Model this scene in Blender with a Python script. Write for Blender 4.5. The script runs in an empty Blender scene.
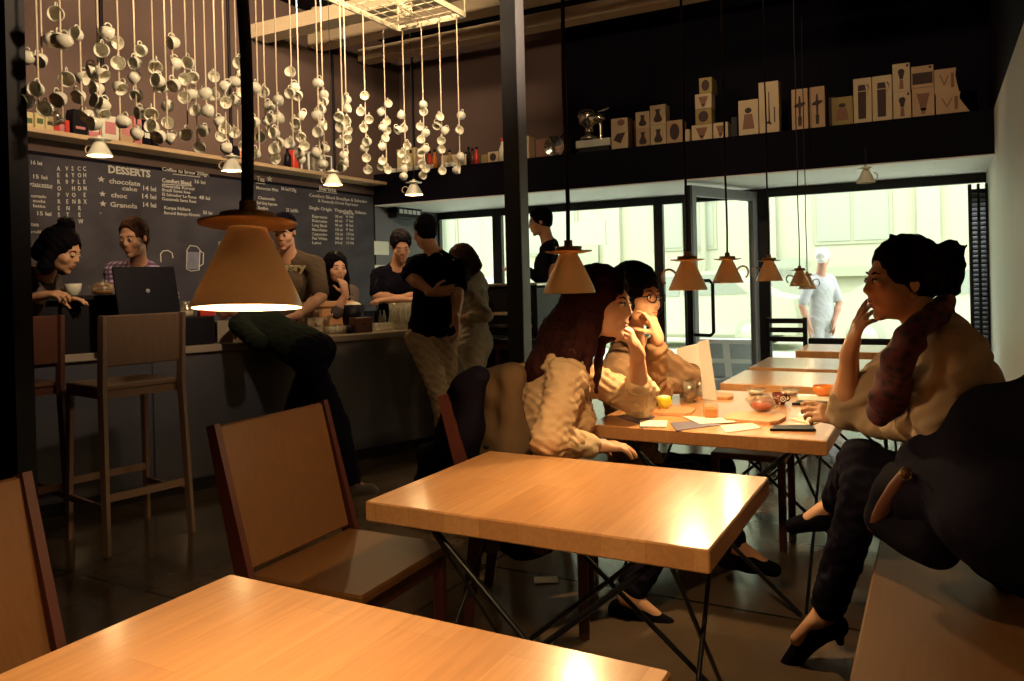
import bpy, math, random
import numpy as np
from mathutils import Vector, Matrix
rnd = random.Random(7)
PI = math.pi
SC = bpy.context.scene
COL = SC.collection
K = 0.9                      # the measured room is in units of 0.9 m
# ------------------------------------------------------------------ camera
F = 789.02
YAW, PIT, ROL = math.radians(-28.408), math.radians(0.296), math.radians(-1.433)
PY = 340.5 - 57.494
CH = 1.42 * K
def _axes():
    cy, sy = math.cos(YAW), math.sin(YAW); cp, sp = math.cos(PIT), math.sin(PIT)
    r = Vector((cy, -sy, 0)); f = Vector((sy*cp, cy*cp, -sp)); u = r.cross(f)
    c, s = math.cos(ROL), math.sin(ROL)
    return c*r + s*u, -s*r + c*u, f
CR, CU, CF = _axes()
EYE = Vector((0, 0, CH))
cam_d = bpy.data.cameras.new('camera'); cam = bpy.data.objects.new('camera', cam_d); COL.objects.link(cam)
m3 = Matrix((CR, CU, -CF)).transposed()
cam.matrix_world = Matrix.Translation(EYE) @ m3.to_4x4()
cam_d.sensor_width = 36; cam_d.lens = F/1024*36; cam_d.shift_y = -57.494/1024
cam_d.clip_start = 0.05; cam_d.clip_end = 200
SC.camera = cam
def ray(x, y): return CR*((x-512)/F) - CU*((y-PY)/F) + CF
def P(x, y, d): return EYE + ray(x, y)*d            # a point at depth d metres
def on_(x, y, ax, v):
    r = ray(x, y); return EYE + r*((v-EYE[ax])/r[ax])
def Z(x, y, z): return on_(x, y, 2, z)
def X(x, y, v): return on_(x, y, 0, v)
def Y(x, y, v): return on_(x, y, 1, v)
def depth(p): return (Vector(p)-EYE).dot(CF)
# ------------------------------------------------------------------ materials
def nt(name):
    m = bpy.data.materials.new(name); m.use_nodes = True
    t = m.node_tree; return m, t, t.nodes['Principled BSDF']
def mat(name, col, rough=.6, metal=0, noise=0, nscale=8, bump=0, bscale=60, coat=0, spec=.5, stretch=None, sheen=0):
    m, t, b = nt(name)
    b.inputs['Base Color'].default_value = (*col, 1); b.inputs['Roughness'].default_value = rough
    b.inputs['Metallic'].default_value = metal; b.inputs['Coat Weight'].default_value = coat
    b.inputs['Specular IOR Level'].default_value = spec
    if sheen: b.inputs['Sheen Weight'].default_value = sheen
    L = t.links.new
    tc = t.nodes.new('ShaderNodeTexCoord'); mp = t.nodes.new('ShaderNodeMapping')
    L(tc.outputs['Object'], mp.inputs['Vector'])
    if stretch: mp.inputs['Scale'].default_value = stretch
    n = t.nodes.new('ShaderNodeTexNoise'); n.inputs['Scale'].default_value = nscale; n.inputs['Detail'].default_value = 4
    L(mp.outputs[0], n.inputs['Vector'])
    a = max(noise, .04)
    mx = t.nodes.new('ShaderNodeMix'); mx.data_type = 'RGBA'
    mx.inputs['A'].default_value = (*[c*(1-a) for c in col], 1); mx.inputs['B'].default_value = (*[min(1, c*(1+a)) for c in col], 1)
    L(n.outputs['Fac'], mx.inputs['Factor']); L(mx.outputs['Result'], b.inputs['Base Color'])
    if bump:
        n2 = t.nodes.new('ShaderNodeTexNoise'); n2.inputs['Scale'].default_value = bscale; n2.inputs['Detail'].default_value = 3
        L(mp.outputs[0], n2.inputs['Vector'])
        bp = t.nodes.new('ShaderNodeBump'); bp.inputs['Strength'].default_value = bump; bp.inputs['Distance'].default_value = .01
        L(n2.outputs['Fac'], bp.inputs['Height']); L(bp.outputs[0], b.inputs['Normal'])
    return m
def wood(name, c1, c2, rough=.35, pw=.11, pl=.9, along='y', grain=.12, coat=0):
    """staved timber: strips with their own tone plus fine grain"""
    m, t, b = nt(name); L = t.links.new; N = t.nodes.new
    tc = N('ShaderNodeTexCoord'); mp = N('ShaderNodeMapping')
    L(tc.outputs['Object'], mp.inputs['Vector'])
    if along == 'y': mp.inputs['Rotation'].default_value = (0, 0, PI/2)
    if along == 'z': mp.inputs['Rotation'].default_value = (0, PI/2, 0)
    br = N('ShaderNodeTexBrick'); br.inputs['Scale'].default_value = 1; br.inputs['Brick Width'].default_value = pl
    br.inputs['Row Height'].default_value = pw; br.inputs['Mortar Size'].default_value = .0008; br.inputs['Mortar Smooth'].default_value = .6
    br.inputs['Color1'].default_value = (*c1, 1); br.inputs['Color2'].default_value = (*c2, 1)
    br.inputs['Mortar'].default_value = (*[c*.86 for c in c1], 1); br.offset = .37
    L(mp.outputs[0], br.inputs['Vector'])
    m2 = N('ShaderNodeMapping'); m2.inputs['Scale'].default_value = (2.2, 34, 34); L(mp.outputs[0], m2.inputs['Vector'])
    n = N('ShaderNodeTexNoise'); n.inputs['Scale'].default_value = 2.2; n.inputs['Detail'].default_value = 5; n.inputs['Distortion'].default_value = .6
    L(m2.outputs[0], n.inputs['Vector'])
    mr = N('ShaderNodeMapRange'); mr.inputs['From Min'].default_value = .3; mr.inputs['From Max'].default_value = .7
    mr.inputs['To Min'].default_value = 1-grain; mr.inputs['To Max'].default_value = 1+grain*.6
    L(n.outputs['Fac'], mr.inputs['Value'])
    mu = N('ShaderNodeMix'); mu.data_type = 'RGBA'; mu.blend_type = 'MULTIPLY'; mu.inputs['Factor'].default_value = 1
    L(br.outputs['Color'], mu.inputs['A']); L(mr.outputs[0], mu.inputs['B']); L(mu.outputs['Result'], b.inputs['Base Color'])
    b.inputs['Roughness'].default_value = rough; b.inputs['Coat Weight'].default_value = coat; b.inputs['Coat Roughness'].default_value = .16
    return m
def glass(name, tint=(1, 1, 1), refl=.12, rough=.02):
    m, t, b = nt(name); L = t.links.new; N = t.nodes.new
    tr = N('ShaderNodeBsdfTransparent'); tr.inputs[0].default_value = (*tint, 1)
    gl = N('ShaderNodeBsdfGlossy'); gl.inputs['Roughness'].default_value = rough; gl.inputs[0].default_value = (1, 1, 1, 1)
    lw = N('ShaderNodeLayerWeight'); lw.inputs['Blend'].default_value = refl
    mx = N('ShaderNodeMixShader'); L(lw.outputs['Fresnel'], mx.inputs[0]); L(tr.outputs[0], mx.inputs[1]); L(gl.outputs[0], mx.inputs[2])
    L(mx.outputs[0], t.nodes['Material Output'].inputs[0]); return m
def clear(name):
    m, t, b = nt(name); L = t.links.new; N = t.nodes.new
    tr = N('ShaderNodeBsdfTransparent'); tr.inputs[0].default_value = (.95, .94, .90, 1)
    gl = N('ShaderNodeBsdfGlossy'); gl.inputs['Roughness'].default_value = .18; gl.inputs[0].default_value = (1, .98, .94, 1)
    df = N('ShaderNodeBsdfTranslucent'); df.inputs[0].default_value = (.9, .86, .78, 1)
    a = N('ShaderNodeMixShader'); a.inputs[0].default_value = .5; L(gl.outputs[0], a.inputs[1]); L(df.outputs[0], a.inputs[2])
    lw = N('ShaderNodeLayerWeight'); lw.inputs['Blend'].default_value = .25
    mr = N('ShaderNodeMapRange'); mr.inputs['To Min'].default_value = .24; mr.inputs['To Max'].default_value = .75; L(lw.outputs['Facing'], mr.inputs['Value'])
    mx = N('ShaderNodeMixShader'); L(mr.outputs[0], mx.inputs[0]); L(tr.outputs[0], mx.inputs[1]); L(a.outputs[0], mx.inputs[2])
    L(mx.outputs[0], t.nodes['Material Output'].inputs[0]); return m
def emis(name, col, s):
    m, t, b = nt(name); b.inputs['Base Color'].default_value = (*col, 1)
    b.inputs['Emission Color'].default_value = (*col, 1); b.inputs['Emission Strength'].default_value = s; return m
def plaid(name):
    m, t, b = nt(name); L = t.links.new; N = t.nodes.new
    tc = N('ShaderNodeTexCoord'); w = []
    for d in ('X', 'Z'):
        v = N('ShaderNodeTexWave'); v.bands_direction = d; v.inputs['Scale'].default_value = 11; L(tc.outputs['Object'], v.inputs['Vector']); w.append(v)
    mx = N('ShaderNodeMix'); mx.data_type = 'RGBA'; mx.blend_type = 'MULTIPLY'; mx.inputs['Factor'].default_value = 1
    L(w[0].outputs['Color'], mx.inputs['A']); L(w[1].outputs['Color'], mx.inputs['B'])
    cr = N('ShaderNodeValToRGB'); cr.color_ramp.elements[0].color = (.10, .05, .16, 1); cr.color_ramp.elements[1].color = (.6, .5, .62, 1)
    L(mx.outputs['Result'], cr.inputs[0]); L(cr.outputs[0], b.inputs['Base Color']); b.inputs['Roughness'].default_value = .9; return m
def floral(name, c1, c2, sc=22):
    m, t, b = nt(name); L = t.links.new; N = t.nodes.new
    tc = N('ShaderNodeTexCoord'); v = N('ShaderNodeTexVoronoi'); v.inputs['Scale'].default_value = sc; L(tc.outputs['Object'], v.inputs['Vector'])
    cr = N('ShaderNodeValToRGB'); cr.color_ramp.elements[0].position = .25; cr.color_ramp.elements[1].position = .55
    cr.color_ramp.elements[0].color = (*c1, 1); cr.color_ramp.elements[1].color = (*c2, 1)
    L(v.outputs['Distance'], cr.inputs[0]); L(cr.outputs[0], b.inputs['Base Color']); b.inputs['Roughness'].default_value = .85; return m
M = {}
M['table'] = wood('birch_table_timber', (.56, .262, .105), (.68, .345, .148), .32, .11, .75, coat=.6)
M['chair'] = wood('oak_chair_timber', (.165, .070, .023), (.185, .080, .028), .42, .5, 2, 'z', .10)
M['chair_side'] = mat('red_brown_edge_timber', (.075, .016, .012), .45, noise=.15)
M['stool'] = wood('grey_brown_stool_timber', (.24, .145, .10), (.26, .16, .115), .5, .5, 2, 'z', .10)
M['bench'] = wood('brown_bench_timber', (.125, .055, .016), (.14, .063, .019), .5, .4, 2.5)
M['shelf'] = wood('pale_shelf_timber', (.62, .42, .25), (.68, .47, .29), .5, .4, 3)
M['board'] = wood('serving_board_timber', (.60, .30, .14), (.66, .35, .17), .45, .05, .6)
M['black_wall'] = mat('black_wall_paint', (.0045, .0032, .009), .85, spec=.12, noise=.2, nscale=3)
M['dim_wall'] = mat('taupe_wall_paint', (.135, .090, .080), .9, spec=.15, noise=.12, nscale=2, bump=.1, bscale=40)
M['white_wall'] = mat('white_wall_paint', (.76, .74, .68), .55, noise=.05, nscale=2)
M['soffit'] = mat('white_soffit_paint', (.82, .82, .80), .6, noise=.03)
M['grey_wall'] = mat('grey_wall_paint', (.13, .135, .16), .7, noise=.1, nscale=2)
M['ceiling'] = mat('black_ceiling_paint', (.006, .0045, .010), .9, spec=.1)
M['beam'] = mat('pale_beam_timber', (.62, .49, .34), .6, noise=.12, nscale=4, stretch=(1, 9, 9))
M['black'] = mat('black_lacquer', (.004, .003, .008), .5, spec=.25)
M['black_metal'] = mat('black_powder_coat', (.012, .012, .016), .35, metal=.3)
M['frame_grey'] = mat('grey_door_paint', (.30, .31, .34), .4)
M['pole'] = mat('daylit_pole_paint', (.17, .17, .21), .45)  # paler than the black pole: daylight put into the colour
M['pole_black'] = mat('black_pole_paint', (.008, .008, .012), .5)
M['counter_front'] = mat('dark_blue_counter_lacquer', (.062, .064, .092), .36, noise=.35, nscale=3, bump=.03, bscale=6, coat=.7)
M['counter_top'] = mat('grey_counter_slab', (.33, .27, .23), .4, noise=.12)
M['white_panel'] = mat('white_counter_panel', (.62, .63, .55), .45)
M['ceramic'] = mat('white_glazed_ceramic', (.80, .78, .68), .22, coat=.3)
M['lamp'] = mat('cream_lamp_porcelain', (.60, .44, .28), .35, coat=.3)
M['lamp_in'] = mat('white_lamp_lining', (.85, .80, .66), .4)
for k_, f_t in (('lamp', .07), ('lamp_in', .08)):
    m_ = M[k_]; t_ = m_.node_tree; tl = t_.nodes.new('ShaderNodeBsdfTranslucent'); tl.inputs[0].default_value = (.8, .62, .42, 1); mx_ = t_.nodes.new('ShaderNodeMixShader'); mx_.inputs[0].default_value = f_t
    t_.links.new(t_.nodes['Principled BSDF'].outputs[0], mx_.inputs[1]); t_.links.new(tl.outputs[0], mx_.inputs[2]); t_.links.new(mx_.outputs[0], t_.nodes['Material Output'].inputs[0])
M['lamp_saucer'] = mat('amber_saucer_glaze', (.68, .36, .12), .35, coat=.3)
M['cord'] = mat('black_cloth_cord', (.010, .009, .010), .9, bump=.3)
M['string'] = mat('cream_cotton_string', (.66, .54, .42), .9)
M['wire'] = mat('cream_wire_grid', (.72, .64, .46), .5)
M['bulb'] = emis('warm_bulb', (1, .74, .40), 14)
M['steel'] = mat('polished_steel', (.62, .60, .56), .16, metal=1)
M['chalk'] = mat('chalk', (.46, .44, .41), .95, noise=.3, nscale=60)
M['glass'] = glass('window_glass', (.93, .95, .93), .10)
M['clear'] = clear('clear_glass')
M['red_tea'] = mat('red_tea', (.75, .10, .05), .15)
M['amber'] = mat('amber_drink', (.75, .28, .05), .15)
M['foam'] = mat('milk_foam', (.85, .78, .62), .8)
M['yellow'] = mat('yellow_glaze', (.72, .62, .04), .25, coat=.3)
M['orange'] = mat('orange_glaze', (.70, .20, .03), .35)
M['brown_cup'] = mat('dark_red_glaze', (.16, .02, .015), .25)
M['paper'] = mat('white_paper', (.78, .74, .64), .8)
M['kraft'] = mat('tan_carton', (.52, .35, .22), .8, noise=.08)
M['kraft2'] = mat('cream_carton', (.60, .47, .31), .8, noise=.08)
M['kraft3'] = mat('olive_carton', (.36, .27, .11), .8, noise=.1)
M['ink'] = mat('dark_print', (.06, .035, .035), .8)
M['ink2'] = mat('brown_print', (.26, .13, .09), .8)
M['red'] = mat('red_plastic', (.62, .05, .03), .4)
M['pink'] = mat('pink_label', (.60, .22, .24), .6)
M['cream'] = mat('cream_label', (.66, .55, .30), .6)
M['green'] = mat('green_label', (.08, .14, .06), .6)
M['navy'] = mat('navy_plastic', (.004, .003, .010), .5, spec=.25)
M['cards'] = mat('blue_grey_print', (.14, .13, .20), .4, noise=.4, nscale=30)
M['bread'] = mat('bread_crust', (.50, .25, .09), .7, noise=.3, nscale=20, bump=.4)
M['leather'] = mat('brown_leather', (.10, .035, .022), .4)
M['gold'] = mat('brass_ring', (.7, .45, .15), .25, metal=1)
# skin, hair, cloth
M['skin'] = mat('light_skin', (.52, .27, .17), .5, noise=.08, nscale=12, spec=.4)
M['skin_w'] = mat('warm_skin', (.60, .32, .19), .5, noise=.08, nscale=12, spec=.4)
M['lips'] = mat('lip_skin', (.40, .11, .09), .45)
M['eye_white'] = mat('eye_white', (.70, .66, .60), .25)
M['iris'] = mat('dark_iris', (.02, .012, .01), .15)
def hairm(n, c): return mat(n, c, .6, noise=.5, nscale=6, bump=.5, bscale=16, stretch=(8, 8, .6), spec=.03)
M['hair_black'] = hairm('black_hair', (.004, .003, .005))
M['hair_red'] = hairm('auburn_hair', (.026, .008, .008))
M['hair_brown'] = hairm('brown_hair', (.040, .018, .011))
M['hair_white'] = mat('white_hair', (.75, .72, .65), .7)
def cloth(n, c, **k): return mat(n, c, .9, noise=.14, nscale=5, bump=.35, bscale=22, spec=.05, **k)
M['knit'] = cloth('cream_knit_wool', (.37, .275, .19))
M['blouse'] = cloth('beige_crinkled_cotton', (.50, .335, .20))
M['lace'] = cloth('pale_lace', (.66, .50, .32))
M['cardigan'] = cloth('tan_cardigan_wool', (.27, .165, .095))
M['scarf'] = floral('burgundy_floral_cotton', (.016, .006, .012), (.085, .014, .022), 34)
M['denim'] = cloth('dark_denim', (.007, .006, .014))
M['blackc'] = cloth('black_cotton', (.005, .004, .010))
M['shoe'] = mat('black_suede', (.004, .003, .007), .9, spec=.06)
M['khaki'] = cloth('khaki_twill', (.36, .27, .18))
M['greycard'] = cloth('grey_beige_cotton', (.40, .35, .28))
M['browntee'] = cloth('brown_cotton', (.095, .065, .045))
M['greenc'] = cloth('dark_green_cotton', (.020, .026, .020))
M['greyshirt'] = cloth('grey_shirt_cotton', (.10, .08, .075))
M['jacket'] = cloth('beige_jacket_cotton', (.115, .070, .040))
M['plaid'] = plaid('purple_plaid_cotton')
M['vest'] = cloth('grey_vest', (.46, .46, .44))
M['white_cloth'] = cloth('white_cotton', (.75, .74, .68))
M['sneaker'] = mat('grey_sneaker_canvas', (.10, .085, .08), .8)
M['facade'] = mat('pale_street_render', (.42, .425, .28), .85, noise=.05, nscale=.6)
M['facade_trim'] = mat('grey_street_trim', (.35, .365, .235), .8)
M['facade_glass'] = mat('pale_street_window', (.33, .355, .245), .5)  # one flat pale tone for street panes, poster and sign plate
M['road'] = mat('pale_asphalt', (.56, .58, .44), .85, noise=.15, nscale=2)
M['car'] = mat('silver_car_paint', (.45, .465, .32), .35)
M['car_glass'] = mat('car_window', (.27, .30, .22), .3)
M['rubber'] = mat('washed_out_rubber', (.33, .345, .24), .8)  # tyre grey lightened to stand for blown-out daylight
M['leaf'] = mat('green_leaf', (.05, .09, .02), .5)
def floor_mat():
    m, t, b = nt('polished_stone_tile'); L = t.links.new; N = t.nodes.new
    g = N('ShaderNodeNewGeometry'); mp = N('ShaderNodeMapping'); L(g.outputs['Position'], mp.inputs['Vector'])
    mp.inputs['Location'].default_value = (.1, -3.03+.86*4, 0)
    br = N('ShaderNodeTexBrick'); br.offset = 0; br.inputs['Scale'].default_value = 1
    br.inputs['Brick Width'].default_value = 1.7; br.inputs['Row Height'].default_value = .86; br.inputs['Mortar Size'].default_value = .008
    br.inputs['Color1'].default_value = (.118, .080, .052, 1); br.inputs['Color2'].default_value = (.148, .104, .070, 1); br.inputs['Mortar'].default_value = (.02, .017, .014, 1)
    L(mp.outputs[0], br.inputs['Vector'])
    n = N('ShaderNodeTexNoise'); n.inputs['Scale'].default_value = 2.5; n.inputs['Detail'].default_value = 8; L(g.outputs['Position'], n.inputs['Vector'])
    mr = N('ShaderNodeMapRange'); mr.inputs['To Min'].default_value = .6; mr.inputs['To Max'].default_value = 1.35; L(n.outputs['Fac'], mr.inputs['Value'])
    mu = N('ShaderNodeMix'); mu.data_type = 'RGBA'; mu.blend_type = 'MULTIPLY'; mu.inputs['Factor'].default_value = 1
    L(br.outputs['Color'], mu.inputs['A']); L(mr.outputs[0], mu.inputs['B']); L(mu.outputs['Result'], b.inputs['Base Color'])
    r2 = N('ShaderNodeMapRange'); r2.inputs['To Min'].default_value = .07; r2.inputs['To Max'].default_value = .24; L(n.outputs['Fac'], r2.inputs['Value'])
    L(r2.outputs[0], b.inputs['Roughness']); b.inputs['Specular IOR Level'].default_value = .6
    bp = N('ShaderNodeBump'); bp.inputs['Strength'].default_value = .12; bp.inputs['Distance'].default_value = .02; L(n.outputs['Fac'], bp.inputs['Height']); L(bp.outputs[0], b.inputs['Normal'])
    return m
M['floor'] = floor_mat()
def chalkboard_mat():
    m, t, b = nt('smudged_chalkboard'); L = t.links.new; N = t.nodes.new
    g = N('ShaderNodeNewGeometry'); mp = N('ShaderNodeMapping'); mp.inputs['Scale'].default_value = (1, .7, 1.4); L(g.outputs['Position'], mp.inputs['Vector'])
    n = N('ShaderNodeTexNoise'); n.inputs['Scale'].default_value = 1.6; n.inputs['Detail'].default_value = 6; n.inputs['Distortion'].default_value = 1.2; L(mp.outputs[0], n.inputs['Vector'])
    cr = N('ShaderNodeValToRGB'); cr.color_ramp.elements[0].position = .35; cr.color_ramp.elements[1].position = .75
    cr.color_ramp.elements[0].color = (.028, .024, .036, 1); cr.color_ramp.elements[1].color = (.060, .055, .070, 1)
    L(n.outputs['Fac'], cr.inputs[0]); L(cr.outputs[0], b.inputs['Base Color']); b.inputs['Roughness'].default_value = .7; b.inputs['Specular IOR Level'].default_value = .25; return m
M['chalkboard'] = chalkboard_mat()
# ------------------------------------------------------------------ mesh helpers
def frame(d, hint=Vector((0, 0, 1))):
    d = Vector(d).normalized(); hint = Vector(hint)
    if abs(d.dot(hint.normalized())) > .98: hint = Vector((1, 0, 0))
    x = hint.cross(d).normalized(); y = d.cross(x); return x, y, d
class MB:
    def __init__(s): s.v = []; s.f = []; s.sm = []
    def add(s, vs, fs, smooth=False):
        o = len(s.v); s.v += [tuple(p) for p in vs]; s.f += [tuple(i+o for i in f) for f in fs]; s.sm += [smooth]*len(fs); return s
    def box(s, c, h, R=None, bev=0):
        """box of half sizes h; bev chamfers its upright and level edges"""
        c = Vector(c); hx, hy, hz = h; R = R or Matrix.Identity(3)
        if bev <= 0:
            vs = [c+R@Vector((x*hx, y*hy, z*hz)) for z in (-1, 1) for x, y in ((-1, -1), (1, -1), (1, 1), (-1, 1))]
            return s.add(vs, [(3, 2, 1, 0), (4, 5, 6, 7), (0, 1, 5, 4), (1, 2, 6, 5), (2, 3, 7, 6), (3, 0, 4, 7)])
        b = min(bev, hx*.9, hy*.9, hz*.9)
        def ring(ix, iy, z):
            pts = []
            for sx, sy in ((-1, -1), (1, -1), (1, 1), (-1, 1)):
                a = (sx*(ix-b), sy*iy); d = (sx*ix, sy*(iy-b))
                pr = (d, a) if sx*sy > 0 and False else ((d, a) if (sx, sy) in ((-1, -1), (1, 1)) else (a, d))
                pts += [c+R@Vector((q[0], q[1], z)) for q in pr]
            return pts
        rs = [ring(hx-b, hy-b, -hz), ring(hx, hy, -hz+b), ring(hx, hy, hz-b), ring(hx-b, hy-b, hz)]
        vs = sum(rs, []); fs = [tuple(range(7, -1, -1)), tuple(range(24, 32))]
        for k in range(3):
            for i in range(8):
                j = (i+1) % 8; fs.append((k*8+i, k*8+j, k*8+8+j, k*8+8+i))
        return s.add(vs, fs)
    def b2(s, x0, x1, y0, y1, z0, z1, bev=0): return s.box(((x0+x1)/2, (y0+y1)/2, (z0+z1)/2), (abs(x1-x0)/2, abs(y1-y0)/2, abs(z1-z0)/2), None, bev)
    def tube(s, pts, r, n=8, cap=True, smooth=True):
        pts = [Vector(p) for p in pts]; rr = r if isinstance(r, (list, tuple)) else [r]*len(pts)
        rings = []; hint = Vector((.13, .21, .97))
        for i, p in enumerate(pts):
            d = (pts[min(i+1, len(pts)-1)]-pts[max(i-1, 0)])
            x, y, z = frame(d, hint); hint = y
            rings.append([p+(x*math.cos(2*PI*k/n)+y*math.sin(2*PI*k/n))*rr[i] for k in range(n)])
        vs = sum(rings, []); fs = []
        for i in range(len(pts)-1):
            for k in range(n):
                j = (k+1) % n; fs.append((i*n+k, i*n+j, (i+1)*n+j, (i+1)*n+k))
        s.add(vs, fs, smooth)
        if cap:
            s.add(rings[0], [tuple(range(n-1, -1, -1))]); s.add(rings[-1], [tuple(range(n))])
        return s
    def lathe(s, prof, c=(0, 0, 0), n=24, R=None, smooth=True, closed=False):
        c = Vector(c); R = R or Matrix.Identity(3); vs = []
        for r, z in prof:
            for k in range(n): a = 2*PI*k/n; vs.append(c+R@Vector((r*math.cos(a), r*math.sin(a), z)))
        fs = []; m = len(prof)
        for i in range(m if closed else m-1):
            i2 = (i+1) % m
            for k in range(n):
                j = (k+1) % n; fs.append((i*n+k, i*n+j, i2*n+j, i2*n+k))
        s.add(vs, fs, smooth)
        return s
    def prism(s, pts, th, o=(0, 0, 0), ax=(1, 0, 0), ay=(0, 0, 1)):
        """a flat outline given real thickness"""
        o = Vector(o); ax = Vector(ax); ay = Vector(ay); nn = ax.cross(ay).normalized()*th/2; n = len(pts)
        a = [o+ax*x+ay*y-nn for x, y in pts]; b = [o+ax*x+ay*y+nn for x, y in pts]
        fs = [tuple(range(n-1, -1, -1)), tuple(range(n, 2*n))]+[(i, (i+1) % n, (i+1) % n+n, i+n) for i in range(n)]
        return s.add(a+b, fs)
    def ball(s, c, r, n=16, m=10, R=None):
        rx = (r, r, r) if not isinstance(r, (tuple, list)) else r; R = R or Matrix.Identity(3); c = Vector(c); vs = []; fs = []
        for i in range(m+1):
            t = PI*i/m
            for k in range(n): a = 2*PI*k/n; vs.append(c+R@Vector((rx[0]*math.sin(t)*math.cos(a), rx[1]*math.sin(t)*math.sin(a), -rx[2]*math.cos(t))))
        for i in range(m):
            for k in range(n): j = (k+1) % n; fs.append((i*n+k, i*n+j, (i+1)*n+j, (i+1)*n+k))
        return s.add(vs, fs, True)
    def build(s, name, m, parent=None, loc=None):
        me = bpy.data.meshes.new(name); me.from_pydata(s.v, [], s.f); me.validate()
        if len(me.polygons) == len(s.sm): me.polygons.foreach_set('use_smooth', s.sm)
        me.materials.append(M[m] if isinstance(m, str) else m)
        o = bpy.data.objects.new(name, me); COL.objects.link(o)
        if loc is not None: o.location = loc
        if parent is not None: o.parent = parent
        return o
def empty(name, loc=(0, 0, 0), rz=0):
    o = bpy.data.objects.new(name, None); COL.objects.link(o); o.location = loc; o.rotation_euler = (0, 0, rz); o.empty_display_size = .05; return o
def tag(o, label, cat, group=None, kind=None):
    if label: o['label'] = label
    if cat: o['category'] = cat
    if group: o['group'] = group
    if kind: o['kind'] = kind
    return o
def structure(o, label=None, cat=None):
    o['kind'] = 'structure'
    if label: o['label'] = label
    if cat: o['category'] = cat
    return o
def children(o): return [c for c in bpy.data.objects if c.parent == o]
def copy_tree(o, parent=None):
    c = o.copy(); COL.objects.link(c)
    if parent is not None: c.parent = parent
    for ch in children(o): copy_tree(ch, c)
    return c
ORD = ['', 'first', 'second', 'third', 'fourth', 'fifth', 'sixth', 'seventh', 'eighth', 'ninth', 'tenth', 'eleventh', 'twelfth', 'thirteenth', 'fourteenth', 'fifteenth', 'sixteenth', 'seventeenth', 'eighteenth', 'nineteenth', 'twentieth']
def ordn(n):
    if n <= 20: return ORD[n]
    return {2: 'twenty-', 3: 'thirty-'}[n//10]+ORD[n % 10] if n % 10 else {2: 'twentieth', 3: 'thirtieth'}[n//10]
# ================================================================== THE SETTING
XL, XR, YB, YD, ZL, ZS, ZC = -5.80, .413, 7.38, 8.73, 2.54, 2.17, 4.15
YN = -1.6
structure(MB().b2(XL-.2, XR+.2, YN-.2, YD+.06, -.12, 0).build('floor', 'floor'))
structure(MB().b2(XL-.2, XR+.2, YN-.2, 8.1, ZC, ZC+.15).build('ceiling', 'ceiling'))
w = structure(MB().b2(XL-.15, XL, YN, YD+.06, -.05, ZC).build('wall_left', 'dim_wall'))
MB().b2(XL, XL+.006, YN, YB, 0, 2.30).build('lower_black_paint', 'black_wall', w)
MB().b2(XL, XL+.008, YB, YD, 0, ZS).build('grey_recess_paint', 'grey_wall', w)
w = structure(MB().b2(XR, XR+.15, YN, YD+.06, -.05, ZL).build('wall_right', 'white_wall'))
MB().b2(XR+.002, XR+.15, YN, YD+.06, ZL, ZC).build('upper_black_paint', 'black_wall', w)
structure(MB().b2(XL-.15, XR+.15, YN-.15, YN, -.05, ZC).build('wall_near', 'black_wall'))
w = structure(MB().b2(XL-.15, XR+.15, 7.95, 8.1, ZS+.1, ZC).build('wall_far', 'black_wall'))
e1 = Y(567, 100, 7.95).x
MB().b2(XL, e1, 7.93, 7.955, ZL, ZC).build('taupe_paint_field', 'dim_wall', w)
# bulkhead with ledge on top and pale soffit underneath
w = structure(MB().b2(XL, XR, YB, 8.0, ZS+.012, ZL).build('trim_1', 'black_wall'))
MB().b2(XL, XR, 8.0, YD+.05, ZS+.012, ZS+.3).build('soffit_core', 'black_wall', w)
MB().b2(XL, XR, YB+.004, YD+.05, ZS, ZS+.012).build('pale_soffit', 'soffit', w)
# the partition post at the left edge of the picture
q = Z(36, 300, 1.2)
px0 = Y(33.5, 340, 1.98).x
structure(MB().b2(px0-1.3, px0, 1.90, 1.98, 0, ZC).build('wall_partition', 'black'))
# free standing square column
yc = 4.5
c0, c1 = Y(504.5, 200, yc).x, Y(519.5, 200, yc).x
col = structure(MB().b2(c0, c1, yc, yc+.115, 0, ZC).build('trim_2', 'pole_black'))
MB().b2(c1, c1+.006, yc+.004, yc+.111, 0, ZC).build('daylit_column_face', 'pole', col)  # thin slab that paints the daylight on the column's right face
# beams that run out from the left wall under the ceiling
for px, py, lab in ((251, 38, 'nearest'), (308, 47, 'middle'), (358, 61, 'farthest')):
    yy = {251: 5.47, 308: 6.25, 358: 7.06}[px]
    p0 = Y(px, py, yy)
    b = MB().b2(p0.x, XR, yy, yy+.20, p0.z, p0.z+.13).build('trim_%d' % {251: 3, 308: 4, 358: 5}[px], 'beam')
    structure(b)
# vertical duct and dark pipes against the left wall
tag(MB().tube([Vector((XL+.16, 6.35, 3.86)), Vector((XL+.16, 6.35, ZC))], .085, 16).build('air_duct', 'beam'), 'pale round duct dropping from the black ceiling by the beams', 'duct')
for px, lab in ((103, 'thin black conduit on the wall behind the leftmost hanging cups'), (230, 'thin black conduit on the wall left of the black lamp cord'), (333, 'thin black conduit on the wall where the cups hang thinner'), (413, 'thin black conduit on the wall at the far end of the cups')):
    p = X(px, 90, XL+.02)
    if p.y < 7.6:
        tag(MB().tube([Vector((XL+.02, p.y, 2.5)), Vector((XL+.02, p.y, ZC))], .014, 8).build('wall_conduit', 'black'), lab, 'conduit')
    else:
        p = Y(px, 90, 7.92); tag(MB().tube([Vector((p.x, 7.91, ZL)), Vector((p.x, 7.91, ZC))], .014, 8).build('wall_conduit', 'black'), lab, 'conduit')
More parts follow.
